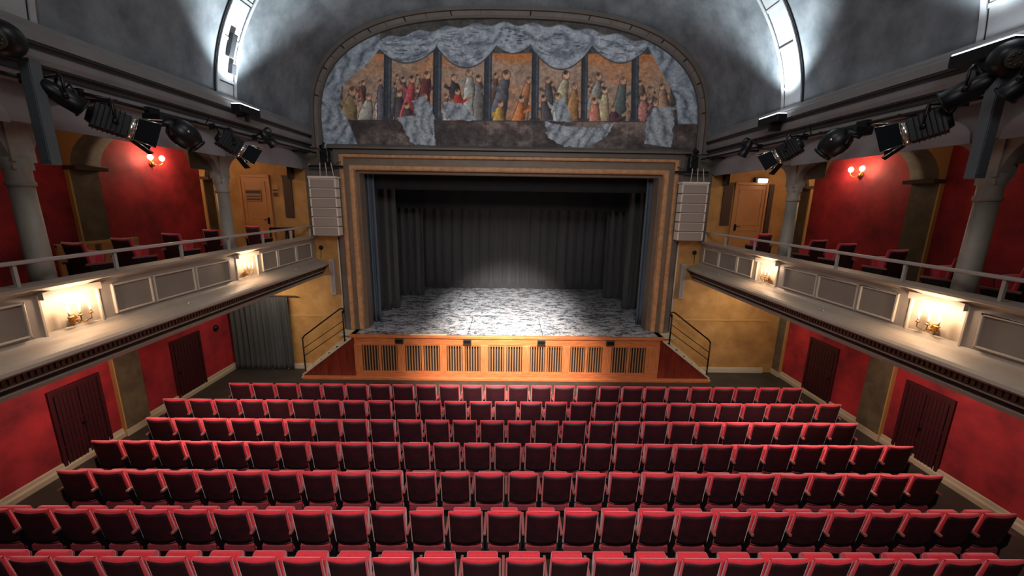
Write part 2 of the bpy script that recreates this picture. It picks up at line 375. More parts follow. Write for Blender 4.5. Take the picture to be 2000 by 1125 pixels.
# ------------------------------------------------------------------ painted mural over the stage
def paint_mural():
    nx, nz = 620, 214
    X = np.linspace(-5.62, 5.62, nx); Z = np.linspace(7.1, 10.68, nz)
    XX, ZZ = np.meshgrid(X, Z)
    dep = 12.26 - .213 * (ZZ - 5.6)
    U = (992 + 770 * XX / dep - 600) * 2.5; V = (562 - 770 * ((ZZ - 5.6) * .977 + 2.673) / dep + XX * .8) * 2.5
    rs = np.random.RandomState(7)
    def noise(fx, fz, k=6, seed=0):           # fractal value noise, about -1..1
        r = np.random.RandomState(seed); o = np.zeros_like(U); amp = 1.0; tot = 0; a = r.uniform(0, PI)
        for j in range(k):
            a += 1.1; ca, sa = math.cos(a), math.sin(a); x = (U * fx * ca + V * fz * sa) * .5 * 2 ** j + 71.3; y = (-U * fx * sa + V * fz * ca) * .5 * 2 ** j + 37.9
            G = r.uniform(-1, 1, (256, 256)); xi = np.floor(x).astype(int); yi = np.floor(y).astype(int); tx = x - xi; ty = y - yi
            tx = tx * tx * (3 - 2 * tx); ty = ty * ty * (3 - 2 * ty); g = lambda p, q: G[(yi + q) % 256, (xi + p) % 256]
            o += amp * ((g(0, 0) * (1 - tx) + g(1, 0) * tx) * (1 - ty) + (g(0, 1) * (1 - tx) + g(1, 1) * tx) * ty); tot += amp; amp *= .6
        return np.clip(o / tot * 2.2, -1, 1)
    C = np.zeros(U.shape + (3,)); C[:] = (78, 74, 72)
    n1 = noise(.012, .02, 6, 1); n2 = noise(.05, .06, 5, 2); n3 = noise(.11, .09, 4, 3); n4 = noise(.23, .27, 3, 9); n0 = noise(.016, .02, 2, 12)
    def put(m, col, a=1.0):
        m = np.clip(m * a, 0, 1)[..., None]; C[:] = C * (1 - m) + np.array(col, float) * m
    def soft(d, w=4): return np.clip(.5 - d / w, 0, 1)       # d < 0 inside
    C += (n1 * 9)[..., None] + (n2 * 7)[..., None]
    # tan and orange bays
    bays = [(165, 372, 270), (400, 602, 260), (640, 850, 260), (884, 1082, 262), (1114, 1334, 262), (1350, 1572, 262), (1600, 1760, 262)]
    for a, b, t in bays:
        m = soft(np.maximum(np.maximum(a - U, U - b), np.maximum(t - V, V - 588)), 5)
        put(m, (176, 148, 128)); put(m * np.clip(.45 + n1 * 1.0 + n2 * .4, 0, 1), (206, 138, 90), .6); put(m * np.clip(n2 * .8 + n3 * .3 - .1, 0, 1), (120, 96, 84))
        put(m * soft(V - 300, 60) * np.clip(.7 + n1, 0, 1), (202, 122, 64), .8)
    # balustrade
    m = soft(588 - V, 4); put(m, (86, 76, 72)); put(m * np.clip(n1 * 1.3 + n2 * .7, 0, 1), (140, 122, 112), .8); put(m * np.clip(-n1 - n2 * .6, 0, 1), (58, 50, 50), .8)
    put(soft(np.abs(V - 590) - 3, 4), (52, 48, 50))
    for a in (230, 420, 640, 860, 1095, 1330, 1560, 1760):
        put(soft(np.abs(U - a) - 2, 4) * soft(596 - V, 4), (60, 54, 54), .6)
    # figures: (cx, head y, scale, cloth colour)
    F = [(212, 452, 1.25, (150, 128, 92)), (290, 478, .95, (176, 170, 160)), (338, 492, .9, (190, 184, 176)), (348, 405, .7, (96, 92, 98)),
         (438, 462, 1.0, (74, 66, 72)), (500, 392, 1.05, (196, 84, 88)), (572, 372, 1.1, (110, 58, 56)), (560, 478, 1.1, (176, 190, 206)), (475, 520, .9, (90, 70, 66)),
         (702, 382, .95, (62, 58, 62)), (776, 360, 1.05, (170, 168, 160)), (822, 386, 1.0, (120, 116, 112)), (720, 452, .9, (178, 64, 56)), (690, 500, 1.0, (182, 182, 176)),
         (905, 372, .8, (120, 84, 70)), (956, 368, 1.35, (100, 100, 108)), (1066, 392, 1.0, (176, 120, 84)), (1032, 486, 1.0, (212, 122, 70)), (930, 508, 1.0, (206, 158, 80)),
         (1160, 392, .9, (92, 86, 88)), (1248, 366, 1.25, (186, 172, 142)), (1210, 470, 1.0, (176, 184, 186)), (1290, 420, 1.0, (176, 128, 84)), (1140, 480, .9, (84, 80, 84)),
         (1408, 372, 1.1, (150, 148, 140)), (1528, 392, 1.15, (96, 104, 100)), (1440, 440, 1.0, (196, 178, 140)), (1390, 492, 1.0, (206, 132, 112)), (1480, 530, .9, (88, 56, 66)),
         (1612, 402, .8, (120, 96, 84)), (1626, 470, 1.1, (178, 118, 112)), (1690, 500, 1.0, (82, 72, 78)), (1742, 470, 1.1, (126, 140, 140)), (1720, 420, .9, (168, 132, 106))]
    rq = np.random.RandomState(31); PAL = [(120, 96, 84), (150, 120, 96), (96, 84, 84), (168, 128, 100), (108, 104, 104), (140, 84, 72), (176, 150, 124)]
    G = [(rq.choice([190, 260, 330, 420, 470, 530, 580, 660, 700, 750, 800, 840, 900, 960, 1010, 1060, 1130, 1180, 1240, 1300, 1370, 1420, 1470, 1540, 1620, 1670]) + rq.uniform(-14, 14), rq.uniform(375, 520), rq.uniform(.6, .8), PAL[rq.randint(7)]) for _ in range(40)]
    G.sort(key=lambda g: g[1]); F = G + F
    for i, (cx, cy, k, col) in enumerate(F):
        k *= 1.3; r = np.random.RandomState(50 + i); tilt = r.uniform(-.25, .25); base = 588
        h = (base - cy); t = np.clip((V - cy - 9 * k) / max(h, 1), 0, 1)
        ax = cx + tilt * (V - cy)
        wd = 4 * k + 22 * k * np.clip(t, 0, 1) ** .38 + 2 * n3 + 4 * n0
        body = soft(np.maximum(np.abs(U - ax) - wd, np.maximum(cy + 9 * k - V, V - base)), 6)
        put(body, col); sh = (U - ax) / wd + .35 * n3 + .3 * n2; put(body * np.clip(-sh * 1.1 - .1, 0, 1), tuple(min(255, c * 1.35 + 14) for c in col), .8); put(body * np.clip(sh * 1.1 - .15, 0, 1), tuple(c * .42 for c in col), .85); put(soft(np.abs(np.abs(U - ax) - wd) - 1.6, 3) * (body > .2), tuple(c * .3 for c in col), .8)
        sgn = 1 if r.rand() > .5 else -1                      # an arm reaching out
        for q in range(14):
            qx, qy = cx + sgn * (12 + q * 3.2) * k, cy + (46 - q * (1.5 + r.rand())) * k
            put(soft(np.hypot(U - qx, V - qy) - 5.5 * k, 4), col if q < 9 else (186, 142, 116), .9)
        put(soft(np.hypot((U - cx) / 1.0, (V - cy) / 1.2) - 12.5 * k, 4), (62, 48, 46), .8); put(soft(np.hypot((U - cx) / 1.0, (V - cy) / 1.2) - 10.5 * k, 4), (206, 158, 126)); put(soft(np.hypot(U - cx - sgn * 4, V - cy - 3) - 5 * k, 5), (232, 194, 164), .7)
        put(soft(np.hypot(U - cx + 3, V - cy + 8 * k) - 6.5 * k, 4), [(54, 44, 44), (86, 62, 50), (120, 100, 86)][i % 3], .9)
        put(soft(np.hypot(U - cx - sgn * 5, V - cy - 2) - 2.2, 3), (70, 50, 48), .8)
    # pillars
    for a, b in ((362, 400), (600, 642), (848, 886), (1080, 1116), (1322, 1354), (1568, 1604)):
        lean = 0
        m = soft(np.maximum(np.maximum(a - U, U - b), np.maximum(232 - V, V - 592)), 4)
        put(m, (56, 62, 70)); put(m * soft(np.abs(U - (a + (b - a) * .72)) - 3, 5), (104, 108, 116), .8); put(m * soft(np.abs(U - a - 4) - 3, 4), (34, 36, 42), .7)
        put(soft(np.maximum(np.abs(U - (a + b) / 2) - 30, np.abs(V - 246) - 9), 5), (50, 54, 60))
        put(soft(np.maximum(np.abs(U - (a + b) / 2) - 26, np.abs(V - 584) - 7), 5), (66, 66, 72))
    # pale drapery: top canopy with swags
    folds = np.sin(U * .06 + np.sin(V * .03) * 2 + n2 * 2) * .5 + .5
    def cloth(m, base=(158, 166, 174), seed=1, fold=None):
        f = folds if fold is None else fold
        put(m, base); put(m * np.clip(f ** 2, 0, 1), (186, 194, 202), .5); put(m * np.clip((1 - f) ** 5, 0, 1), (78, 86, 100), .7)
        put(m * np.clip(n2 * 1.6 - .8, 0, 1), (86, 92, 104), .7); put(m * np.clip(-n2 * 1.4 - .6, 0, 1), (186, 192, 198), .5)
    low = np.full_like(U, -1.0)
    for a, b, t, bt in ((330, 612, 236, 312), (612, 905, 222, 334), (905, 1070, 222, 262), (1070, 1375, 214, 338), (1375, 1650, 220, 304)):
        x = np.clip((U - a) / (b - a), 0, 1); cur = t + (bt - t) * np.sin(PI * x) ** .8
        low = np.where((U >= a) & (U <= b), cur, low)
    topn = 118 + 9 * np.sin(U * .045) + ((U - 990) / 720.) ** 2 * 105
    m = soft(np.maximum(V - low, topn - V), 6) * (low > 0)
    rad = np.zeros_like(U)
    for a, b in ((330, 612), (612, 905), (905, 1070), (1070, 1375), (1375, 1650)):
        mid = (a + b) / 2; rad = np.where((U >= a) & (U <= b), np.hypot((U - mid) * .62, V - 60), rad)
    dd = (V - topn) / np.maximum(low - topn, 1); cloth(m, fold=np.clip(.52 + .46 * np.sin(dd * 10 + n0 * 3.0) + .1 * n2, 0, 1))
    put(soft(np.abs(V - low) - 3.5, 4) * (low > 0), (50, 50, 56), .8)
    # brush strokes along the swags
    rq2 = np.random.RandomState(5)
    for q in range(150):
        a, b, t, bt = [(330, 612, 236, 312), (612, 905, 222, 334), (905, 1070, 222, 262), (1070, 1375, 214, 338), (1375, 1650, 220, 304)][rq2.randint(5)]
        d0 = rq2.uniform(.12, .95); x0 = rq2.uniform(.05, .8); x1 = x0 + rq2.uniform(.05, .16)
        xx = np.linspace(a + (b - a) * x0, a + (b - a) * x1, 9)
        col = (70, 76, 88) if rq2.rand() < .6 else (196, 202, 208)
        for px_ in xx:
            xn = (px_ - a) / (b - a); tp = 118 + ((px_ - 990) / 720.) ** 2 * 105; lw = t + (bt - t) * math.sin(PI * min(max(xn, 0), 1)) ** .8
            py_ = tp + (lw - tp) * (d0 + .25 * (x0 + .08 - xn) * (1 if x0 < .5 else -1)); i0 = slice(max(0, 0), nz)
            ii = int((px_ - U[0, 0]) / (U[0, -1] - U[0, 0]) * (nx - 1)); sl_ = slice(max(0, ii - 14), min(nx, ii + 14))
            mm = (soft(np.hypot((U[:, sl_] - px_) * .7, V[:, sl_] - py_) - 2.2, 3) * .6)[..., None]
            C[:, sl_] = C[:, sl_] * (1 - mm) + np.array(col, float) * mm
    # side curtains
    lx = 70 + np.clip((330 - (V - 200) * .9), 40, 400) * .78
    m = soft(np.maximum(U - np.interp(V, [180, 240, 300, 370, 430, 520, 590, 720], [340, 342, 300, 215, 160, 150, 190, 245]), 150 - V), 6)
    cloth(m, (146, 156, 166), fold=np.clip(.5 + .45 * np.sin((U + V * .25) * .085 + n0 * 3.5) + .08 * n3, 0, 1))
    m = soft(np.maximum(np.interp(V, [210, 300, 400, 480, 600], [1640, 1690, 1750, 1790, 1800]) - U, np.maximum(190 - V, V - 600)), 6)
    cloth(m, (146, 156, 166), fold=np.clip(.5 + .45 * np.sin((U - V * .25) * .085 + n0 * 3.5) + .08 * n3, 0, 1))
    # cloths hanging over the balustrade
    for pts, sl in ((((430, 575), (500, 700), (615, 712), (604, 560)), -.2), (((500, 500), (560, 470), (606, 560), (606, 700), (520, 600)), .1),
                    (((1145, 590), (1160, 660), (1240, 715), (1370, 718), (1450, 660), (1492, 592), (1380, 625), (1250, 612)), .5),
                    (((1640, 590), (1690, 520), (1780, 515), (1770, 715), (1640, 700)), -.2), (((1190, 500), (1240, 470), (1280, 590), (1200, 590)), .3),
                    (((650, 500), (740, 505), (812, 585), (660, 585)), .4)):
        px = np.array([p[0] for p in pts], float); pz = np.array([p[1] for p in pts], float)
        ins = np.zeros(U.shape, bool); n = len(pts); UW = U + n3 * 6; VW = V + n2 * 6
        for i in range(n):
            j = (i - 1) % n; c = ((pz[i] > VW) != (pz[j] > VW)) & (UW < (px[j] - px[i]) * (VW - pz[i]) / (pz[j] - pz[i] + 1e-9) + px[i]); ins ^= c
        cloth(ins.astype(float), (150, 156, 160), fold=np.clip(.5 + .45 * np.sin((U + V * sl) * .12 + n0 * 3) + .08 * n3, 0, 1))
    # dark outline under the frame
    C[:] = np.clip(C * (1.02 + .1 * n4 + .08 * n3)[..., None] + (n2 * 6)[..., None], 14, 240)
    # mesh: columns clipped to the arch by squeezing each grid row to the arch width
    vs = []; cols = []
    c = np.clip(C / 255, 0, 1); L = np.where(c <= .04045, c / 12.92, ((c + .055) / 1.055) ** 2.4)
    half = [5.6 if z < 7.6 else 5.6 * (1 - min(1, (z - 7.6) / 3.05) ** 2.7) ** (1 / 2.7) for z in Z]
    keep = -np.ones((nz, nx), int); k = 0
    for j in range(nz):
        for i in range(nx):
            if abs(X[i]) <= half[j] + .05:
                keep[j, i] = k; k += 1; vs.append((X[i], YF - .03, Z[j])); cols.append((*L[j, i], 1))
    fs = []
    for j in range(nz - 1):
        for i in range(nx - 1):
            q = (keep[j, i], keep[j, i + 1], keep[j + 1, i + 1], keep[j + 1, i])
            if min(q) >= 0: fs.append(tuple(int(a) for a in q))
    me = bpy.data.meshes.new('mural'); me.from_pydata(vs, [], fs)
    at = me.color_attributes.new('paint', 'FLOAT_COLOR', 'POINT'); at.data.foreach_set('color', np.array(cols, dtype=np.float32).ravel())
    m = bpy.data.materials.new('mural_paint'); m.use_nodes = True; nt = m.node_tree; b = nt.nodes['Principled BSDF']; b.inputs['Roughness'].default_value = .8
    a = nt.nodes.new('ShaderNodeVertexColor'); a.layer_name = 'paint'; nt.links.new(a.outputs[0], b.inputs['Base Color'])
    me.materials.append(m); me.update()
    o = bpy.data.objects.new('mural', me); COL.objects.link(o)
    tag(o, 'painted mural of figures between pillars under pale draped cloth, in the arch above the stage', 'mural')
paint_mural()

# ------------------------------------------------------------------ proscenium frame
pf = thing('proscenium_frame', 'gilded and brown moulded frame around the stage opening', 'frame', (0, YF, 0))
def uframe(x0, x1, z0, z1, d0, d1):          # a U-shaped band: inner half width x0, outer x1, tops z0 / z1, from depth d0 to d1
    m = MB(); zb = ZS
    poly = [(-x1, zb), (-x1, z1), (x1, z1), (x1, zb), (x0, zb), (x0, z0), (-x0, z0), (-x0, zb)]
    a = [(p[0], d0, p[1]) for p in poly]; b = [(p[0], d1, p[1]) for p in poly]; n = 8
    fs = [(i, (i + 1) % n, (i + 1) % n + n, i + n) for i in range(n)]
    quads = [(0, 1, 6, 7), (1, 2, 5, 6), (2, 3, 4, 5)]
    return m.add(a + b, fs + quads + [tuple(i + n for i in q) for q in quads])
uframe(5.12, 5.3, 6.93, 7.08, -.16, .0).build('outer_frame', proc_a, pf, bevel=.02)
uframe(5.0, 5.13, 6.83, 6.93, -.2, .0).build('gilded_bead', gold_m, pf, bevel=.04)
uframe(4.86, 5.0, 6.62, 6.83, -.1, .2).build('hollow_moulding', bronze, pf)
uframe(4.72, 4.87, 6.48, 6.62, -.15, .35).build('gilded_inner_bead', gold_m, pf, bevel=.045)
uframe(4.62, 4.73, 6.4, 6.5, .05, .5).build('inner_reveal', bronze, pf)
m = MB(); m.extrude([(-.3, 7.08), (-.3, 7.13), (-.22, 7.19), (-.08, 7.22), (0, 7.22), (0, 7.08)], 'x', -5.42, 5.42)
m.build('head_cornice', proc_a, pf)

# ------------------------------------------------------------------ stage
SF = 11.86
st = thing('stage', 'raised wooden stage with scuffed grey floor and grilled orange front', 'stage', (0, SF, 0))
m = MB(); m.box(-4.84, 4.84, .02, .68, ZS - .05, ZS); m.box(-4.94, 4.94, .68, .72, ZS - .05, ZS); m.box(-8.25, 8.25, 1.05, 8.4, ZS - .06, ZS); m.box(-4.94, 4.94, .72, 1.05, ZS - .05, ZS)
m.build('stage_floor', stage_m, st)
m = MB()
for x in (-1.28, 1.12): m.box(x - .008, x + .008, .1, 2.0, ZS, ZS + .004)
for y in (2.3, 4.4): m.box(-4.4, 4.4, y, y + .012, ZS, ZS + .003)
m.build('floor_seam', black_m, st)
m = MB(); m.box(-5.0, 5.0, -.05, .08, ZS - .07, ZS + .02); m.build('stage_nosing', wood, st, bevel=.012)
m = MB(); m.box(-4.86, 4.86, -.02, .1, 1.14, ZS - .07); m.build('upper_fascia', wood, st)
m = MB(); m.box(-4.86, 4.86, -.03, .1, .0, .2); m.build('lower_fascia', wood, st)
m = MB(); m.box(-6.5, 6.5, -.2, -.04, 0, .09); m.build('plinth_step', wood, st, bevel=.015)
m = MB(); m.box(-4.8, 4.8, .1, .12, .15, 1.2); m.build('grille_backing', grille_blk, st)
PX = [(-4.62, -3.5), (-3.26, -2.16), (-1.94, -.87), (-.61, .46), (.72, 1.74), (2.0, 3.03), (3.32, 4.42)]
ed = [-4.86] + [v for p in PX for v in p] + [4.86]
for i in range(0, len(ed), 2):
    m = MB(); m.box(ed[i], ed[i + 1], -.035, .1, .2, 1.14); m.build('post', wood_v, st, bevel=.01)
for a, b in PX:
    g = MB(); mid = (a + b) / 2
    g.box(a, b, .0, .04, .2, .235); g.box(a, b, .0, .04, 1.1, 1.14); g.box(mid - .035, mid + .035, -.01, .05, .2, 1.14)
    g = g.build('grille_panel', wood_v, st)
    q = MB()
    for (u0, u1) in ((a, mid - .035), (mid + .035, b)):
        for k in range(6):
            x = u0 + (u1 - u0) * (k + .5) / 6; q.box(x - .017, x + .017, .0, .035, .235, 1.1)
    q.build('slat', slat_m, g)
for x in (-3.42, -1.28, 1.06, 3.25):
    o = MB().box(x - .13, x + .13, -.09, -.02, 1.2, 1.35).box(x - .11, x + .11, -.096, -.085, 1.22, 1.33, 1).build('floor_box', [mat('box_cover_%d' % (x * 10), (66, 56, 48), .5), blk_metal], None, loc=(0, SF, 0))
    tag(o, {-3.42: 'small dark socket box under the stage edge, leftmost of four', -1.28: 'small dark socket box under the stage edge, second of four from the left',
            1.06: 'small dark socket box under the stage edge, second of four from the right', 3.25: 'small dark socket box under the stage edge, rightmost of four'}[x], 'box', 'socket boxes on the stage front')
tag(MB().box(-3.1, -1.95, SF + .03, SF + .1, ZS, ZS + .035).build('edge_strip', base_m), 'thin pale strip lying along the left part of the stage edge', 'strip')
# stage house
m = MB(); m.box(-8.6, -8.3, YF + .35, 20.6, 0, 11); m.box(8.3, 8.6, YF + .35, 20.6, 0, 11); m.box(-8.6, 8.6, 20.3, 20.6, 0, 11); m.box(-8.6, 8.6, YF + .3, 20.6, 11, 11.3)
m.box(-8.6, 8.6, YF + .3, YF + .4, 7.0, 11.2)
struct(m, 'wall_stage_house', black_m)

def drape(name, label, x0, x1, y0, y1, z0, z1, folds, amp, m_, seed=0, group=None, cat='curtain', flare=0):
    r = random.Random(seed); ph = [r.uniform(0, 6) for _ in range(6)]
    L = math.hypot(x1 - x0, y1 - y0); nx_, ny_ = (y1 - y0) / L * -1, (x1 - x0) / L
    def P(u, v):
        a = amp * (.65 + .5 * (1 - v)); w_ = u + .003 * math.sin(v * 4 + ph[0])
        d = a * (math.sin(2 * PI * folds * w_ + ph[1]) + .45 * math.sin(2 * PI * folds * .37 * w_ + ph[2]) + .3 * math.sin(2 * PI * folds * 1.7 * w_ + ph[3]))
        x = x0 + (x1 - x0) * u + flare * (1 - v) * (u - .5); y = y0 + (y1 - y0) * u
        return (x + nx_ * d, y + ny_ * d, z0 + (z1 - z0) * v)
    o = MB().grid(P, max(24, int(folds * 12)), 14).build(name, m_, None, solid=.012)
    return tag(o, label, cat, group)
drape('backdrop_curtain', 'black pleated curtain closing the back of the stage', -5.6, 5.8, 19.0, 19.0, ZS + .01, 7.6, 26, .05, curt_m, 1)
drape('wing_curtain', 'blue-grey curtain hanging just inside the left edge of the stage opening', -5.3, -4.42, 13.2, 13.35, ZS + .01, 7.2, 5, .06, curt_b, 2)
drape('wing_curtain', 'pale grey-blue curtain hanging just inside the right edge of the stage opening', 4.5, 5.4, 13.3, 13.2, ZS + .01, 7.2, 5, .06, curt_b, 3)
drape('wing_curtain', 'wide dark wing curtain with a deep slanting fold at stage left, nearest the audience', -6.6, -4.25, 14.3, 15.1, ZS + .01, 7.6, 8, .10, curt_m, 4)
drape('wing_curtain', 'narrow dark wing curtain just left of the back curtain', -6.4, -3.75, 17.2, 17.4, ZS + .01, 7.6, 9, .09, curt_m, 5)
drape('wing_curtain', 'dark wing curtain on the right, in front of the back curtain', 4.25, 6.6, 17.2, 17.0, ZS + .01, 7.6, 8, .09, curt_m, 6)
drape('wing_curtain', 'dark wing curtain on the right, halfway up the stage', 4.62, 7.0, 15.4, 15.2, ZS + .01, 7.6, 8, .09, curt_m, 7)
for y, z, l in ((13.5, 5.95, 'flat black border cloth across the top of the stage, nearest the audience'), (16.2, 5.3, 'flat black border cloth across the top of the stage, behind the first')):
    drape('border_curtain', l, -6.6, 6.6, y, y, z, 8.4, 14, .02, black_m, 9)

# ------------------------------------------------------------------ side stairs and handrails
for s in (-1, 1):
    side = 'left' if s < 0 else 'right'
    t = thing('stair_flight', 'short wooden stair with red-brown side board rising to the %s end of the stage' % side, 'stairs', (s * 4.9, SF, 0))
    # local x outward
    pts = [(s * -.05, 0), (s * 1.62, 0), (s * 1.62, .1), (s * .1, ZS - .1), (s * -.05, ZS - .1)]
    MB().extrude(pts, 'y', -.03, .03).build('side_board', wood_dk, t)
    MB().extrude([(s * 1.66, .06), (s * 1.66, .12), (s * .02, ZS - .03), (s * .02, ZS - .1)], 'y', -.05, .05).build('board_cap', base_m, t)
    n = 6
    for k in range(n):
        x1 = 1.62 - k * 1.56 / n; z = (k + 1) * (ZS - .12) / n
        MB().box(s * (x1 - 1.56 / n - .02), s * x1, .04, .64, z - .04, z).box(s * (x1 - .02), s * x1, .04, .64, z - (ZS - .12) / n, z - .04).build('step', base_m, t)
    MB().box(s * -.04, s * .1, .04, .64, ZS - .1, ZS).box(s * -.04, s * .46, .1, .64, ZS - .05, ZS).build('landing', base_m, t)
    h = thing('handrail', 'dark steel handrail with two lower bars on the %s stage stair' % side, 'handrail', (s * 5.15, SF, 0))
    # posts
    MB().tube([(s * 1.32, .0, .02), (s * 1.32, 0, 1.32)], .022).build('post', steel_dk, h)
    MB().tube([(0, 0, 1.0), (0, 0, 2.22)], .022).build('post', steel_dk, h)
    MB().tube([(s * 1.32, 0, 1.3), (s * 1.25, 0, 1.40), (s * .08, 0, 2.28), (s * -.02, 0, 2.3), (s * -.05, 0, 2.2), (s * 0, 0, 2.14)], .024).build('top_bar', steel_dk, h)
    for dz in (-.4, -.66): MB().tube([(s * 1.31, 0, 1.38 + dz), (s * .0, 0, 2.3 + dz)], .012).build('lower_bar', steel_dk, h)
    MB().box(s * 1.2, s * 1.44, -.07, .07, 0, .03).build('foot_plate', conduit, h)

# ------------------------------------------------------------------ line arrays, column speakers, conduits by the proscenium
for s in (-1, 1):
    side = 'left' if s < 0 else 'right'
    t = thing('line_array_speaker', 'tall light grey stacked loudspeaker hanging %s of the stage opening' % side, 'loudspeaker', (s * 5.5, YF - .42, 4.5), (0, 0, 0))
    for k in range(6):
        z = .28 * k + .02; zz = z + .27
        c = MB().box(-.37, .37, -.12, .18, z, zz).build('speaker_cabinet', spk_m, t, bevel=.012)
        MB().box(-.395, -.35, -.135, .12, z + .02, zz, 0).box(.35, .395, -.135, .12, z + .02, zz, 0).box(-.395, .395, -.132, -.11, zz - .02, zz, 0).build('edge_trim', spk_edge, c)
    MB().box(-.41, .41, -.15, .16, 1.7, 1.76).build('rigging_frame', spk_edge, t)
    for x in (-.1, .1, .3): MB().tube([(x, 0, 1.76), (x * .8, 0, 2.15)], .012, 6).build('rigging_rod', spk_edge, t)
    o = MB().box(-.07, .07, -.1, .06, 0, 1.12).box(-.055, .055, -.104, -.095, .03, 1.09, 1).build('column_speaker', [white_rail, spk_m], None, bevel=.01, loc=(s * 5.6, YF - .08, 2.62))
    tag(o, 'slim pale vertical speaker on the wall just %s of the stage frame, below balcony height' % side, 'loudspeaker')
    o = MB().tube([(s * 5.4, YF - .03, 1.5), (s * 5.4, YF - .03, 4.46)], .025, 6).tube([(s * 5.4, YF - .03, 1.5), (s * 5.4, YF - .03, 4.46)], .02, 6).build('conduit', conduit)
    tag(o, 'thin white pipe running up the wall beside the %s of the stage frame' % side, 'pipe')
    o = MB().lathe([(.06, 0), (.07, .03), (.03, .06)], 12, Matrix.Translation((s * 5.95, YF, 4.1)) @ Matrix.Rotation(PI / 2, 4, 'X')).tube([(s * 5.95, YF - .03, 4.08), (s * 5.97, YF - .03, 3.75)], .008, 5).build('wall_hook', blk_metal)
    tag(o, 'small dark round knob on the wall below the %s hanging loudspeaker' % side, 'wall fitting')
    # dark rigging clutter at the cornice corner
    t = thing('motor_bracket', 'dark rigging hoist and bracket above the %s hanging loudspeaker' % side, 'rigging', (s * 5.45, YF - .32, 6.5))
    MB().box(-.12, .12, -.1, .1, .15, .5).build('hoist', blk_metal, t, bevel=.02)
    MB().box(-.5, .5, -.03, .03, .02, .08).build('beam', blk_metal, t)
    MB().tube([(0, 0, .5), (s * .12, 0, .62), (s * .02, .05, .72)], .05).build('bracket_arm', blk_metal, t)
    MB().tube([(s * .1, -.1, .45), (s * -.15, -.14, .3), (s * -.3, -.1, .1), (s * -.45, .0, .2)], .012, 6).build('cable', blk_metal, t)
    for x in (-.47, .47): MB().lathe([(.025, 0), (.03, .03), (.0, .05)], 8, Matrix.Translation((x, -.05, .08))).build('bolt', shiny, t)

def rebase(root, loc):                       # parts were modelled in hall coordinates; put the Empty at the thing's base
    root.location = loc
    for ch in root.children: ch.location = Vector(ch.location) - Vector(loc)

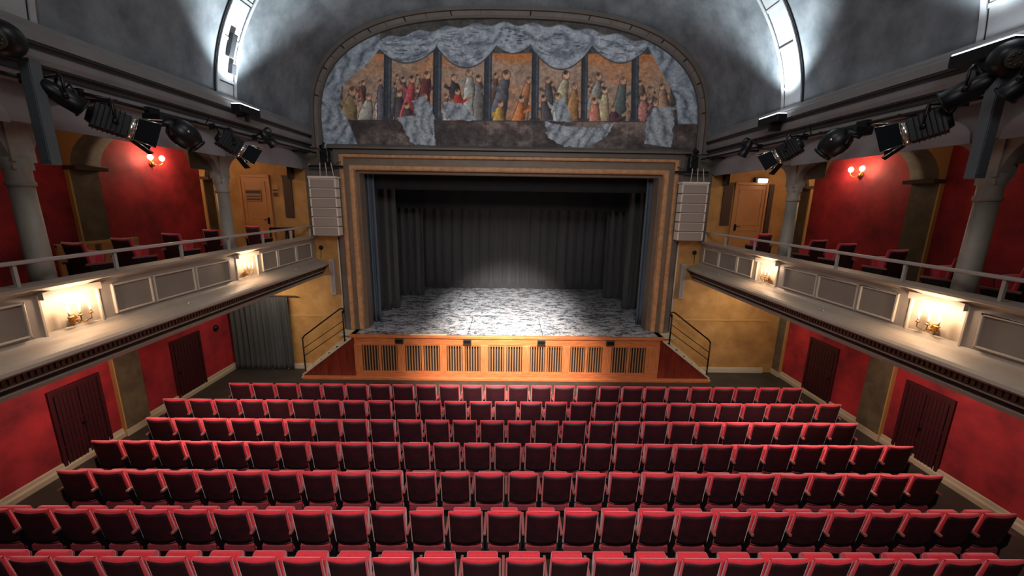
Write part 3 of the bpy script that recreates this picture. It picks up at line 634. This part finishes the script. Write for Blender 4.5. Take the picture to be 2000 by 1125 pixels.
# ------------------------------------------------------------------ balconies
BF = 3.72
for s in (-1, 1):
    side = 'left' if s < 0 else 'right'
    t = thing('balcony', 'long cream panelled balcony with dentil cornice along the %s wall' % side, 'balcony')
    X = lambda x: s * x
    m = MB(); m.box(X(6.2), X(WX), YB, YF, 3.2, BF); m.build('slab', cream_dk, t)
    # lower cornice
    prof = [(6.25, 3.2), (5.98, 3.2), (5.96, 3.26), (5.99, 3.28), (5.99, 3.33), (5.9, 3.36), (5.9, 3.385), (5.92, 3.39), (5.92, 3.5), (5.84, 3.51), (5.77, 3.53), (5.745, 3.56), (5.76, 3.6),
            (5.8, 3.635), (5.86, 3.665), (5.95, 3.695), (6.06, 3.715), (6.1, 3.73), (6.14, 3.78), (6.25, 3.78)]
    m = MB().extrude([(X(x), z) for x, z in prof], 'y', YB, YF)
    m.box(X(5.978), X(6.0), YB, YF, 3.285, 3.33, 1)
    m.build('cornice', [cream, line_m], t)
    d = MB(); y = 2.6
    while y < YF - .05:
        d.box(X(5.885), X(5.93), y, y + .04, 3.405, 3.48); y += .07
    d.box(X(5.905), X(5.93), YB, YF, 3.39, 3.5)
    d.build('dentil_band', dentil, t)
    # parapet wall in sections, with niches
    NI = [(5.03, 5.78), (8.83, 9.58), (1.2, 2.0)]
    segs = [(YB, 1.2), (2.0, 5.03), (5.78, 8.83), (9.58, YF)]
    for a, b in segs:
        MB().box(X(6.14), X(6.34), a, b, 3.76, 4.36).build('parapet', cream, t)
    for a, b in NI:
        n = 14; q = MB()       # curved niche back
        pts = [(X(6.19 + .1 * math.sin(PI * k / n)), a + (b - a) * k / n) for k in range(n + 1)] + [(X(6.36), b), (X(6.36), a)]
        q.extrude(pts, 'z', 3.76, 4.30); q.build('niche', cream, t)
        q = MB(); pts = [(X(6.06 + .1 * math.sin(PI * k / n)), a + (b - a) * k / n) for k in range(n + 1)] + [(X(6.36), b), (X(6.36), a)]
        q.extrude(pts, 'z', 4.26, 4.36); q.build('niche_head', cream, t)
        for y0 in (a - .012, b - .012): MB().box(X(6.125), X(6.16), y0, y0 + .024, 3.76, 4.33).build('niche_edge', gold_plain if False else cream_hi, t)
    # panels
    pan = [(3.1, 3.95), (3.98, 4.86), (5.98, 6.66), (6.7, 7.6), (7.64, 8.6), (9.75, 10.41), (10.45, 11.34), (11.38, 12.25)]
    for a, b in pan:
        z0, z1, wd = 3.82, 4.28, .028
        q = MB()
        for (u0, u1, v0, v1) in ((a, b, z0 - .0, z0 + wd), (a, b, z1 - wd, z1), (a, a + wd, z0, z1), (b - wd, b, z0, z1)):
            q.box(X(6.105), X(6.145), u0, u1, v0, v1)
        q = q.build('panel_moulding', cream_hi, t, bevel=.008)
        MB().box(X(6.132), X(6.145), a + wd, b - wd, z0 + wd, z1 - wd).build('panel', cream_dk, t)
    # cap
    prof = [(6.42, 4.36), (6.12, 4.36), (6.09, 4.39), (6.05, 4.42), (6.05, 4.46), (6.42, 4.46)]
    MB().extrude([(X(x), z) for x, z in prof], 'y', YB, YF).build('cap', cream, t)
    # handrail
    MB().box(X(6.17), X(6.25), YB, YF - .05, 4.735, 4.785).build('handrail', white_rail, t, bevel=.012)
    for y in ((4.92, 6.21, 7.49, 8.79, 10.03, 11.34) if s < 0 else (4.79, 6.06, 7.36, 8.66, 9.92, 11.29)) + (12.46, 3.6):
        MB().box(X(6.19), X(6.23), y - .02, y + .02, 4.46, 4.74).build('rail_post', white_rail, t)
    for y in (2.9, 7.12, 10.9):
        MB().lathe([(.03, 0), (.035, .015), (.0, .03)], 10, Matrix.Translation((X(5.93), y, 3.68))).build('ledge_lamp_socket', shiny, t)
    rebase(t, (s * 6.2, 5, 3.2))

    # columns
    for i, y in enumerate(ARC):
        c = thing('column', 'round stone column rising from the %s balcony, %s' % (side, ('nearer the viewer' if i == 0 else 'nearer the stage')), 'column', (s * 6.55, y + .1, BF))
        MB().lathe([(.18, 0), (.18, .08), (.155, .12), (.165, .17), (.14, .22)], 28).build('base', column_m, c)
        MB().lathe([(.14, .2), (.135, .6), (.122, 2.0)], 28).build('shaft', column_m, c)
        MB().lathe([(.125, 1.98), (.145, 2.0), (.145, 2.04), (.128, 2.06), (.13, 2.2), (.17, 2.35)], 28).build('necking', column_m, c)
        q = MB(); n = 12       # bracket arms curving into the wall above, along the hall
        for d in (-1, 1):
            pts = [(0, 2.2), (0, 2.8), (d * .5, 2.8)] + [(d * (.12 + .38 * (1 - math.cos(PI / 2 * k / n))), 2.2 + .58 * math.sin(PI / 2 * k / n)) for k in range(n, -1, -1)]
            q.extrude(pts, 'x', -.1, .1)
        q.box(-.13, .13, -.14, .14, 2.3, 2.8)
        q.build('capital', column_m, c)

# ------------------------------------------------------------------ doors
def wall_door(s, y0, y1, n, double, lab):
    x = WX
    m = MB(); m.box(s * (x - .02), s * (x + .05), y0, y1, 0, 1.72, 0)
    d = MB()
    struct(m, 'door_%d' % n, dark_door)
    door = bpy.data.objects[m and 'door_%d' % n]
    fr_ = MB()
    for (a, b, z0, z1) in ((y0 - .05, y0 + .02, 0, 1.77), (y1 - .02, y1 + .05, 0, 1.77), (y0, y1, 1.7, 1.77)): fr_.box(s * (x - .045), s * (x + .02), a, b, z0, z1)
    fr_.build('door_frame', dark_door, door, bevel=.008)
    leaves = [(y0 + .02, (y0 + y1) / 2 - .008), ((y0 + y1) / 2 + .008, y1 - .02)] if double else [(y0 + .02, y1 - .02)]
    for a, b in leaves:
        L = MB()
        for (z0, z1) in ((.06, .5), (.56, .98), (1.04, 1.64)):
            L.box(s * (x - .035), s * (x - .015), a + .03, b - .03, z0, z1, 0)
            k = 5 if double else 8
            for j in range(k + 1):
                yy = a + .03 + (b - a - .06) * j / k; L.box(s * (x - .042), s * (x - .03), yy - .006, yy + .006, z0, z1, 1)
        L.build('door_leaf', [dark_door, door_line], door)
    MB().box(s * (x - .09), s * (x - .04), (y0 + y1) / 2 - .03 if double else y0 + .08, (y0 + y1) / 2 + .03 if double else y0 + .12, .82, .86).build('door_handle', blk_metal, door)
k = 1
for s in (-1, 1):
    wall_door(s, 7.3, 8.22, k, True, ''); wall_door(s, 10.2, 11.15, k + 1, False, ''); k += 2
# balcony-level doors in the front wall
def front_door(n, x0, x1, ajar=False):
    m = MB(); m.box(x0, x1, YF - .03, YF + .05, BF, 6.22); struct(m, 'door_%d' % n, yel_door); d = bpy.data.objects['door_%d' % n]
    f_ = MB()
    for (a, b, z0, z1) in ((x0 - .07, x0, BF, 6.3), (x1, x1 + .07, BF, 6.3), (x0, x1, 6.22, 6.3)): f_.box(a, b, YF - .06, YF + .02, z0, z1)
    f_.build('door_frame', yel_door, d, bevel=.01)
    p = MB()
    for (z0, z1) in ((4.0, 4.85), (5.0, 6.1)):
        for (a, b, c_, e_) in ((x0 + .08, x1 - .08, z0, z0 + .02), (x0 + .08, x1 - .08, z1 - .02, z1), (x0 + .08, x0 + .1, z0, z1), (x1 - .1, x1 - .08, z0, z1)): p.box(a, b, YF - .045, YF - .03, c_, e_)
    p.build('door_moulding', gold_plain, d)
    hx = x1 - .08 if x0 < 0 else x0 + .08
    MB().box(hx - .03, hx + .03, YF - .05, YF - .03, 4.82, 5.02).tube([(hx, YF - .04, 4.95), (hx, YF - .1, 4.95), (hx + (-.12 if x0 < 0 else .12), YF - .1, 4.95)], .012, 6).build('door_handle', blk_metal, d)
front_door(5, -8.2, -7.4); front_door(6, 7.05, 7.95)
MB_ = MB().box(6.64, 6.92, YF - .04, YF, 4.98, 6.24).box(6.62, 6.94, YF - .05, YF - .02, 6.22, 6.27); tag(MB_.build('wall_board', brown_dk), 'tall narrow dark brown board on the ochre wall of the right balcony, beside the door', 'board')
tag(MB().box(8.05, 8.2, YF - .05, YF, BF, 6.25).build('door_edge_board', brown_dk), 'narrow dark upright strip right of the ochre door on the right balcony', 'board')  # flat dark strip standing in for the dark reveal of the open door
tag(MB().box(-6.94, -6.68, YF - .04, YF, 5.02, 6.26).box(-6.96, -6.66, YF - .05, YF - .02, 6.24, 6.29).build('wall_board', brown_dk), 'tall narrow dark brown board on the ochre wall of the left balcony', 'board')
o = MB().box(-8.1, -7.62, YF - .055, YF - .035, 5.5, 5.86, 0).box(-8.08, -7.64, YF - .06, YF - .05, 5.74, 5.83, 1).box(-8.06, -7.66, YF - .06, YF - .05, 5.64, 5.67, 1).box(-8.06, -7.66, YF - .06, YF - .05, 5.55, 5.59, 1).build('door_sign', [plaque_m, brown_dk])
tag(o, 'pale notice plate with dark bands on the ochre door of the left balcony', 'sign')
o = MB().box(-7.28, -7.1, YF - .02, YF, 5.64, 6.0, 0).box(-7.26, -7.12, YF - .025, YF - .015, 5.66, 5.78, 1).box(-7.26, -7.12, YF - .025, YF - .015, 5.82, 5.87, 1).build('wall_notice', [yel_door, brown_dk])
tag(o, 'small dark notice on the ochre wall right of the left balcony door', 'sign')
t = thing('emergency_light', 'small bright white emergency lamp over the right balcony door', 'lamp', (7.75, YF, 6.35))
MB().box(-.22, .16, -.1, 0, -.05, .1).build('housing', blk_metal, t, bevel=.02); MB().box(-.14, .15, -.15, -.1, -.06, .06).build('diffuser', exit_on, t, bevel=.02)
tag(MB().tube([(-7.35, YF - .25, 4.55), (-7.35, YF - .25, 4.7), (-6.65, YF - .25, 4.72), (-6.65, YF - .25, 3.9)], .03, 6).tube([(-6.85, YF - .25, 3.86), (-6.85, YF - .25, 4.72)], .05, 6).tube([(-7.35, YF - .25, 3.86), (-7.35, YF - .25, 4.7)], .03, 6).build('stool', steel_dk), 'dark metal stand at the stage end of the left balcony', 'stand')
# ground-floor curtain on the left and its rod
drape('doorway_curtain', 'heavy grey pleated curtain in the left front corner under the balcony', -9.05, -7.12, YF - .12, YF - .12, .02, 2.5, 11, .045, curt_g, 12)
tag(MB().tube([(-9.05, YF - .12, 2.53), (-6.85, YF - .12, 2.53), (-6.82, YF - .12, 2.5)], .022, 8).build('curtain_rod', brown_dk), 'dark rod holding the grey curtain in the left front corner', 'curtain rod')
o = MB().lathe([(.09, 0), (.1, .03), (.06, .08), (.0, .09)], 16, Matrix.Translation((-WX, 11.86, 1.62)) @ Matrix.Rotation(PI / 2, 4, 'Y')).build('wall_bell', blk_metal)
tag(o, 'small round black fitting on the red wall near the grey curtain', 'wall fitting')
# low screen in the left balcony
t = thing('low_screen', 'low ochre wooden screen with a dark gap behind the left balcony seats', 'screen', (-8.5, 8.3, BF))
for a, b in ((-.85, -.16), (-.02, .82)): MB().box(-.02, .02, a, b, 0, .95).build('screen_panel', yel_door, t)
MB().box(-.03, .03, -.85, .82, .92, .98).build('top_rail', gold_plain, t)

# ------------------------------------------------------------------ sconces
for s in (-1, 1):
    side = 'left' if s < 0 else 'right'
    for i, (y, dy) in enumerate(((5.4, .06), (9.2, .0))):
        t = thing('candle_sconce', 'lit brass candle sconce in the %s balcony niche %s' % (side, ('nearer the viewer' if i == 0 else 'nearer the stage')), 'wall lamp', (s * 6.24, y + dy, 3.88))
        d = -s          # towards the hall
        MB().lathe([(.05, 0), (.065, .01), (.05, .03), (.02, .04)], 12, Matrix.Rotation(-s * PI / 2, 4, 'Y')).build('wall_plate', brass, t)
        MB().tube([(0, 0, -.1), (d * .03, 0, -.04), (d * .08, 0, 0)], [.006, .012, .012], 6).build('drop', brass, t)
        for j, yy in enumerate((-.14, 0, .14)):
            a = MB().tube([(d * .03, 0, 0), (d * .1, yy * .5, -.05), (d * .13, yy, -.02), (d * .13, yy, .06)], .009, 6); a.lathe([(.028, .055), (.03, .065), (.012, .08)], 10, Matrix.Translation((d * .13, yy, 0))); a.build('arm', brass, t)
            MB().lathe([(.012, 0), (.012, .09)], 8, Matrix.Translation((d * .13, yy, .075))).build('candle', cream_hi, t)
            MB().lathe([(.006, 0), (.017, .02), (.014, .045), (.0, .075)], 8, Matrix.Translation((d * .13, yy, .165))).build('bulb', bulb_on, t)
        point('sconce_light', (s * 6.24 + d * .2, y + dy + .12, 3.88 + .27), 10, (1, .68, .44), .03); point('sconce_light', (s * 6.24 + d * .2, y + dy - .12, 3.88 + .27), 10, (1, .68, .44), .03)
    t = thing('wall_lamp', 'twin-bulb lamp glowing on the red upper wall of the %s balcony' % side, 'wall lamp', (s * (WX - .01), 10.58, 6.42))
    d = -s
    MB().lathe([(.07, 0), (.08, .02), (.02, .05)], 12, Matrix.Rotation(-s * PI / 2, 4, 'Y')).build('wall_plate', brass, t)
    for yy in (-.17, .17):
        MB().tube([(0, 0, 0), (d * .1, yy * .6, -.04), (d * .14, yy, .02), (d * .14, yy, .08)], .012, 6).build('arm', brass, t)
        MB().lathe([(.02, 0), (.05, .03), (.06, .08), (.03, .125), (0, .14)], 12, Matrix.Translation((d * .14, yy, .08))).build('bulb', bulb_on, t)
        point('wall_lamp_light', (s * (WX - .01) + d * .2, 10.58 + yy, 6.56), 26, (1, .74, .52), .04)
    # unseen lights over the balcony, the nearer one added to brighten the ochre faces
    point('balcony_lamp', (s * 7.4, 6.9, 6.7), 12, (1, .78, .58), .1); point('balcony_lamp', (s * 7.6, 11.0, 6.7), 5, (1, .86, .74), .1)

# ------------------------------------------------------------------ uplights on the cornice at the rib feet
for s in (-1, 1):
    side = 'left' if s < 0 else 'right'
    for i, y in enumerate((5.05, 9.0)):
        if s < 0 and i == 0: continue
        t = thing('cornice_uplight', 'black strip lamp shining up the vault rib from the %s cornice, %s' % (side, ('nearer the viewer' if i == 0 else 'nearer the stage')), 'uplight', (s * 5.68, y + .12, 7.5))
        MB().box(-.1, .1, -.34, .34, -.14, .0).build('housing', blk_metal, t, bevel=.015)
        MB().box(-.09, .09, -.32, .32, 0, .012).build('tube', tube_on, t)
        MB().box(-.02, .2 if s > 0 else .02, -.05, .05, -.3, -.1).box(-.2 if s < 0 else 0, 0, -.03, .03, -.2, -.16).build('bracket', blk_metal, t)
        pw = 620 if i == 1 else 320
        yy = ARC[i]; sp = spot('uplight_beam', (s * 5.62, yy + .05, 7.62), (s * 5.3, yy + .05, 11.0), 102, .8, pw, COOL, .12)

# ------------------------------------------------------------------ hanging stage lights
def aimM(p, d):
    q = (Vector(d) - Vector(p)).to_track_quat('Z', 'Y'); return Matrix.Translation(Vector(p)) @ q.to_matrix().to_4x4()
PIPE = 5.74; PZ = 6.93
for s in (-1, 1):
    side = 'left' if s < 0 else 'right'
    t = thing('lighting_bar', 'thin black pipe under the %s cornice carrying the stage lights' % side, 'pipe')
    MB().tube([(s * PIPE, 3.2, PZ), (s * PIPE, 12.3, PZ)], .024, 8).build('pipe', blk_metal, t)
    for y in (3.6, 6.2, 7.7, 10.3, 11.9): MB().box(s * (PIPE - .02), s * 6.2, y - .02, y + .02, PZ - .015, PZ + .03).build('bracket', blk_metal, t)
    rebase(t, (s * PIPE, 3.2, PZ))
def yoke(t, p, M, r, clampy):
    s = 1 if p[0] > 0 else -1
    top = (s * PIPE, clampy, PZ)
    a = M @ Vector((r + .03, 0, 0)); b = M @ Vector((-r - .03, 0, 0)); up = Vector((0, 0, r + .12))
    q = MB(); q.tube([a, a + up * .8, (a + b) / 2 + up * 1.05 + (a - b) * .2, (a + b) / 2 + up * 1.05 - (a - b) * .2, b + up * .8, b], .016, 6)
    q.tube([(a + b) / 2 + up * 1.05, top], .022, 6)
    q.build('yoke', blk_metal, t)
    MB().box(top[0] - .04, top[0] + .04, top[1] - .03, top[1] + .03, top[2] - .06, top[2] + .05).tube([(top[0], top[1] - .05, top[2] - .04), (top[0], top[1] + .05, top[2] - .04)], .02, 6).build('clamp', blk_metal, t)
    for e in (a, b): MB().lathe([(.0, -.02), (.03, -.015), (.03, .015), (0, .02)], 8, Matrix.Translation(e) @ Matrix.Rotation(PI / 2, 4, 'Y')).build('tilt_knob', blk_metal, t)
def cable(t, pts): MB().tube(pts, .011, 6).build('cable', blk_metal, t)
def fresnel(lab, p, dst, k, cy):
    t = thing('fresnel_spotlight', lab, 'stage light')
    M = aimM(p, dst); r = .17 * k
    q = MB(); q.obox(M, -r * .95, r * .95, -r * .95, r * 1.05, -.24 * k, .16 * k)
    for j in range(6): z = (-.2 + j * .055) * k; q.obox(M, -r * 1.05, r * 1.05, -r * 1.05, r * 1.15, z, z + .014 * k)
    q.lathe([(r * .6, -.30 * k), (r * .8, -.24 * k)], 16, M)
    q.build('lamp_housing', blk_metal, t, bevel=.008)
    q = MB(); q.lathe([(r * .95, .16 * k), (r * 1.05, .17 * k), (r * 1.05, .22 * k), (r * .9, .235 * k), (r * .9, .17 * k)], 24, M); q.build('front_ring', shiny, t)
    MB().lathe([(0, .185 * k), (r * .88, .185 * k), (r * .6, .21 * k), (0, .225 * k)], 20, M).build('lens', lens_m, t)
    z0, z1, sp = .24 * k, .50 * k, .11 * k
    for (ax, sg) in ((0, 1), (0, -1), (1, 1), (1, -1)):
        w0, w1 = r * .98, r * 1.15; a = r * .98; b = r * .98 + sp
        P = lambda u, d, z: M @ (Vector((sg * d, u, z)) if ax == 0 else Vector((u, sg * d, z)))
        f = MB(); o_ = .006
        vs = [P(-w0, a, z0), P(w0, a, z0), P(w1, b, z1), P(-w1, b, z1), P(-w0, a + o_, z0), P(w0, a + o_, z0), P(w1, b + o_, z1), P(-w1, b + o_, z1)]
        f.add(vs, [(0, 1, 2, 3), (4, 5, 6, 7), (0, 1, 5, 4), (1, 2, 6, 5), (2, 3, 7, 6), (3, 0, 4, 7)], 0)
        for (i, j) in ((0, 3), (1, 2), (0, 1)): f.tube([vs[i], vs[j]], .009 * k, 4, 1)
        f.build('barn_door', [blk_flap, shiny], t)
    yoke(t, p, M, r * 1.05, cy)
    s = 1 if p[0] > 0 else -1
    e = M @ Vector((0, r * .5, -.3 * k))
    cable(t, [e, e + Vector((0, -.08, .1)), e + Vector((s * .05, -.12, .25)), Vector((s * PIPE, cy - .15, PZ + .02))])
    rebase(t, (s * PIPE, cy, PZ)); return t
def scanner(lab, p, dst, cy):
    t = thing('moving_head_light', lab, 'stage light'); s = 1 if p[0] > 0 else -1; M = aimM(p, dst)
    MB().box(s * (PIPE - .3), s * (PIPE + .02), cy - .2, cy + .2, PZ - .2, PZ - .06).build('base', blk_metal, t, bevel=.03)
    cx = s * (PIPE - .16)
    for d in (-1, 1):
        MB().tube([(cx, cy + d * .18, PZ - .2), (p[0], p[1] + d * .22, p[2] + .12), (p[0], p[1] + d * .22, p[2] - .06)], [.07, .06, .05], 8).build('yoke_arm', blk_metal, t)
    MB().lathe([(.1, -.2), (.17, -.15), (.205, -.04), (.205, .06), (.18, .15), (.14, .22)], 20, M).lathe([(.13, .2), (.15, .22), (.15, .26), (.1, .26)], 20, M).build('head', blk_metal, t)
    MB().lathe([(0, .25), (.1, .25), (.07, .275), (0, .285)], 16, M).build('lens', lens_m, t)
    MB().box(s * (PIPE - .04), s * (PIPE + .04), cy - .1, cy + .1, PZ - .07, PZ + .05).build('clamp', blk_metal, t)
    MB().lathe([(.022, 0), (.022, .02), (0, .03)], 8, Matrix.Translation((p[0] - s * .16, p[1] - .1, p[2] + .02)) @ Matrix.Rotation(-s * PI / 2, 4, 'Y')).build('indicator', shiny, t)
    rebase(t, (s * PIPE, cy, PZ))
def parcan(lab, p, dst, cy, k=1.0):
    t = thing('par_spotlight', lab, 'stage light'); s = 1 if p[0] > 0 else -1; M = aimM(p, dst)
    MB().lathe([(.03 * k, -.2 * k), (.07 * k, -.18 * k), (.09 * k, -.08 * k), (.1 * k, .0), (.1 * k, .16 * k), (.115 * k, .165 * k), (.115 * k, .18 * k), (.09 * k, .18 * k), (.09 * k, .1 * k)], 18, M).build('can', blk_metal, t)
    MB().lathe([(0, .1 * k), (.088 * k, .1 * k), (.06 * k, .12 * k), (0, .125 * k)], 14, M).build('lens', lens_m, t)
    yoke(t, p, M, .1 * k, cy)
    e = M @ Vector((0, 0, -.2 * k)); cable(t, [e, e + Vector((s * .05, .1, -.14)), e + Vector((s * .1, .25, -.05)), Vector((s * PIPE, cy + .35, PZ))])
    rebase(t, (s * PIPE, cy, PZ))
fresnel('large black spotlight with open flaps, left side, nearest the viewer', (-5.45, 5.8, 6.58), (-2.2, 9.5, 4.9), .88, 5.7)
fresnel('black spotlight with open flaps, left side, beside the vault rib', (-5.45, 8.15, 6.62), (-3.0, 11, 4.2), .86, 8.1)
scanner('black moving-head light on the left bar between the two flapped spotlights', (-5.42, 6.95, 6.62), (-4.6, 8.2, 5.0), 6.8)
parcan('small black spotlight on the left bar, nearest the stage', (-5.5, 9.5, 6.92), (-5.0, 10.4, 5.9), 9.4)
parcan('small black spotlight at the near end of the left bar', (-5.5, 5.25, 6.78), (-4.4, 7.0, 5.4), 5.1, 1.1)
fresnel('large black spotlight with open flaps, right side, nearest the viewer', (5.45, 5.5, 6.64), (2.2, 9.2, 5.0), .88, 5.35)
fresnel('black spotlight with open flaps, right side, beside the vault rib', (5.45, 8.1, 6.66), (3.0, 11, 4.2), .86, 8.1)
scanner('black moving-head light on the right bar between the two flapped spotlights', (5.42, 6.9, 6.66), (4.6, 8.2, 5.0), 6.8)
parcan('small black spotlight on the right bar, nearest the stage', (5.5, 9.65, 6.9), (5.2, 10.2, 5.7), 9.5)
parcan('black can spotlight above the large right spotlight, with a looping cable', (5.5, 5.1, 7.0), (4.2, 7.4, 5.6), 4.95, 1.3)
parcan('black can spotlight at the near end of the right bar, beside the round lamp', (5.45, 4.5, 6.95), (4.9, 6.4, 5.2), 4.4, 1.1)
for s in (-1, 1):
    side = 'left' if s < 0 else 'right'
    cy = 4.72; c = (s * 5.5, cy, 7.22)
    t = thing('round_floodlight', 'big round black floodlight with a perforated back at the near end of the %s cornice' % side, 'stage light', (0, 0, 0))
    M = Matrix.Translation(c) @ Vector((-s * .5, -.8, -.3)).to_track_quat('Z', 'Y').to_matrix().to_4x4() @ Matrix.Scale(.62, 4)
    MB().lathe([(.3, -.2), (.31, -.16), (.27, .0), (.2, .1), (.15, .12)], 28, M).build('housing', blk_metal, t)
    q = MB(); q.lathe([(.15, .115), (.15, .14), (.13, .15)], 24, M)
    for k in range(8):
        a = k * PI / 4; q.lathe([(.02, .14), (.026, .155), (.0, .16)], 8, M @ Matrix.Translation((.09 * math.cos(a), .09 * math.sin(a), 0)))
    q.build('vent_grille', mat('vent_grey_%d' % (s + 1), (70, 66, 58), .5, .4), t)
    MB().tube([c, (s * 5.74, cy, 7.1)], .04).build('bracket', blk_metal, t)
    rebase(t, c)
    # long grey slanted speaker hanging below it
    p0 = Vector((s * 5.6, 4.98, 7.12)); p1 = Vector((s * 5.6, 5.02, 5.95))
    o = MB().box(-.068, .068, -.06, .06, -1.17, 0).box(-.055, .055, -.065, -.055, -1.13, -.05, 1).build('column_speaker', [grey_spk, grey_spk], None, bevel=.02, loc=(s * 5.6, 4.9 if s > 0 else 5.06, 7.13))
    tag(o, 'long grey column speaker hanging from the %s cornice near the round floodlight' % side, 'loudspeaker')

# ------------------------------------------------------------------ theatre seats
def make_seat():
    t = thing('theatre_seat', 'x', 'seat')
    W = .25; ZT = 1.1; ZB = .50
    def lean(z): return (ZT - z) * .13
    bul = lambda x: .03 * (1 - (x / W) ** 2)
    nU, nV = 12, 8
    b = MB()
    def rear(u, v, off=0):
        x = (u * 2 - 1) * W; z0 = ZB - .035 * (1 - (x / W) ** 2); z1 = ZT + .012 * (x / W) ** 2 - .012; z = z0 + (z1 - z0) * v
        return Vector((x, lean(z) - bul(x) + .03 - off, z))
    def front(u, v):
        x = (u * 2 - 1) * (W * .97); z0 = ZB - .02; z1 = ZT - .004; z = z0 + (z1 - z0) * v
        return Vector((x, lean(z) + .068 + .02 * (1 - v), z))
    b.grid(lambda u, v: rear(u, v), nU, nV); b.grid(lambda u, v: front(u, v), nU, nV)
    # rounded rim joining both faces
    def rim(path_r, path_f, bulge):
        n = len(path_r); K = 4; vs = []
        for a, c, bg in zip(path_r, path_f, bulge):
            for k in range(K + 1): q = k / K; vs.append(a * (1 - q) + c * q + bg * math.sin(PI * q))
        b.add(vs, [(i * (K + 1) + k, (i + 1) * (K + 1) + k, (i + 1) * (K + 1) + k + 1, i * (K + 1) + k + 1) for i in range(n - 1) for k in range(K)], 0, True)
    us = [i / nU for i in range(nU + 1)]; vs_ = [j / nV for j in range(nV + 1)]
    rim([rear(u, 1) for u in us], [front(u, 1) for u in us], [Vector((0, 0, .010))] * (nU + 1))
    rim([rear(u, 0) for u in us], [front(u, 0) for u in us], [Vector((0, 0, -.01))] * (nU + 1))
    rim([rear(0, v) for v in vs_], [front(0, v) for v in vs_], [Vector((-.008, 0, 0))] * (nV + 1))
    rim([rear(1, v) for v in vs_], [front(1, v) for v in vs_], [Vector((.008, 0, 0))] * (nV + 1))
    b.build('backrest', seat_red, t)
    p = MB()
    p.grid(lambda u, v: rear(.035 + .93 * u, .03 + .93 * v, .006), nU, nV)
    e = [(.035, .03, .965, .03, nU), (.035, .96, .965, .96, nU), (.035, .03, .035, .96, nV), (.965, .03, .965, .96, nV)]
    for a0, b0, a1, b1, nn in e:
        p.grid(lambda u, v: rear(a0 + (a1 - a0) * u, b0 + (b1 - b0) * u, -.004 + .010 * v), nn, 1)
    p.build('back_panel', seat_back, t)
    c = MB()       # folded seat: red pad towards the back, moulded shell outside
    def pad(prof, w0, w1, mi):       # tapers from w0 at the bottom to w1 at the top
        z0 = min(q[1] for q in prof); z1 = max(q[1] for q in prof); n = len(prof); vs = []
        for sg in (-1, 1):
            for (y, z) in prof: vs.append((sg * (w0 + (w1 - w0) * (z - z0) / (z1 - z0)), y, z))
        c.add(vs, [(k, (k + 1) % n, (k + 1) % n + n, k + n) for k in range(n)] + [tuple(range(n))[::-1], tuple(range(n, 2 * n))], mi)
    pad([(.125, .34), (.19, .32), (.25, .48), (.34, .90), (.325, .94), (.265, .95), (.215, .90), (.14, .50)], .24, .205, 0)
    c.build('seat_cushion', seat_red, t, bevel=.02)
    c = MB(); pad([(.104, .43), (.102, .315), (.195, .285), (.265, .44), (.36, .87), (.345, .89), (.255, .48), (.195, .318), (.118, .335), (.12, .43)], .235, .2, 0)
    c.build('seat_shell', seat_pan, t, bevel=.008)
    for s in (-1, 1):
        x = s * .278
        f = MB(); f.extrude([(.09, .03), (.17, .03), (.26, .03), (.22, .4), (.42, .68), (.42, .72), (.05, .74), (.06, .52), (.12, .38)], 'x', x - .010, x + .010)
        f.box(x - .01, x + .01, .0, .36, 0, .035)
        f = f.build('side_frame', seat_blk, t)
        MB().box(x - .0105, x + .0105, .0, .43, .72, .76).build('armrest', arm_m, f, bevel=.006)
    MB().box(-.268, .268, .15, .21, .2, .27).build('cross_beam', seat_blk, t)
    return t
proto = make_seat(); used = [False]
def seat(x, y, z, label, group, rz=0):
    if not used[0]: o = proto; used[0] = True
    else: o = dup_tree(proto)
    o.location = (x, y, z); o.rotation_euler = (0, 0, rz); o['label'] = label; o['group'] = group
ROWN = ['front row nearest the stage', 'second row from the stage', 'third row from the stage', 'fourth row from the stage', 'fifth row from the stage', 'sixth row from the stage', 'row nearest the viewer']
rows = [(9.10, .27, 25, .579), (8.28, -.04, 27, .582), (7.47, -.035, 26, .579), (6.66, .005, 27, .583), (5.82, -.02, 26, .581), (4.97, -.05, 27, .577), (4.18, -.054, 26, .574)]
for ri, (y, cx, n, pit) in enumerate(rows):
    vis = []
    for k in range(n):
        x = cx + (k - (n - 1) / 2) * pit
        zc = y * .977 + (5.6 - 1.1) * .213; px = 991 + 770 * (x + .05) / zc
        if -25 < px < 2030: vis.append(x)
    N = len(vis)
    for k, x in enumerate(vis):
        if k == 0: pos = 'seat at the far left end'
        elif k == N - 1: pos = 'seat at the far right end'
        elif k < N / 2: pos = '%s seat from the left' % ORD[k]
        else: pos = '%s seat from the right' % ORD[N - 1 - k]
        seat(x, y, 0, 'red %s of the stalls %s' % (pos, ROWN[ri]), 'stalls seats, ' + ROWN[ri])
LB = [(6.69, 'first'), (7.54, 'second'), (8.67, 'third'), (9.87, 'fourth'), (11.48, 'fifth')]
for y, w_ in LB: seat(-7.4, y, BF, 'red seat with dark back behind the left balcony rail, %s from the viewer' % w_, 'seats in the left balcony', -.25)
for y, w_ in [(5.35, 'first'), (6.22, 'second'), (7.36, 'third'), (8.51, 'fourth'), (9.32, 'fifth'), (11.32, 'sixth')]:
    seat(7.4, y, BF, 'red seat with dark back behind the right balcony rail, %s from the viewer' % w_, 'seats in the right balcony', .25)
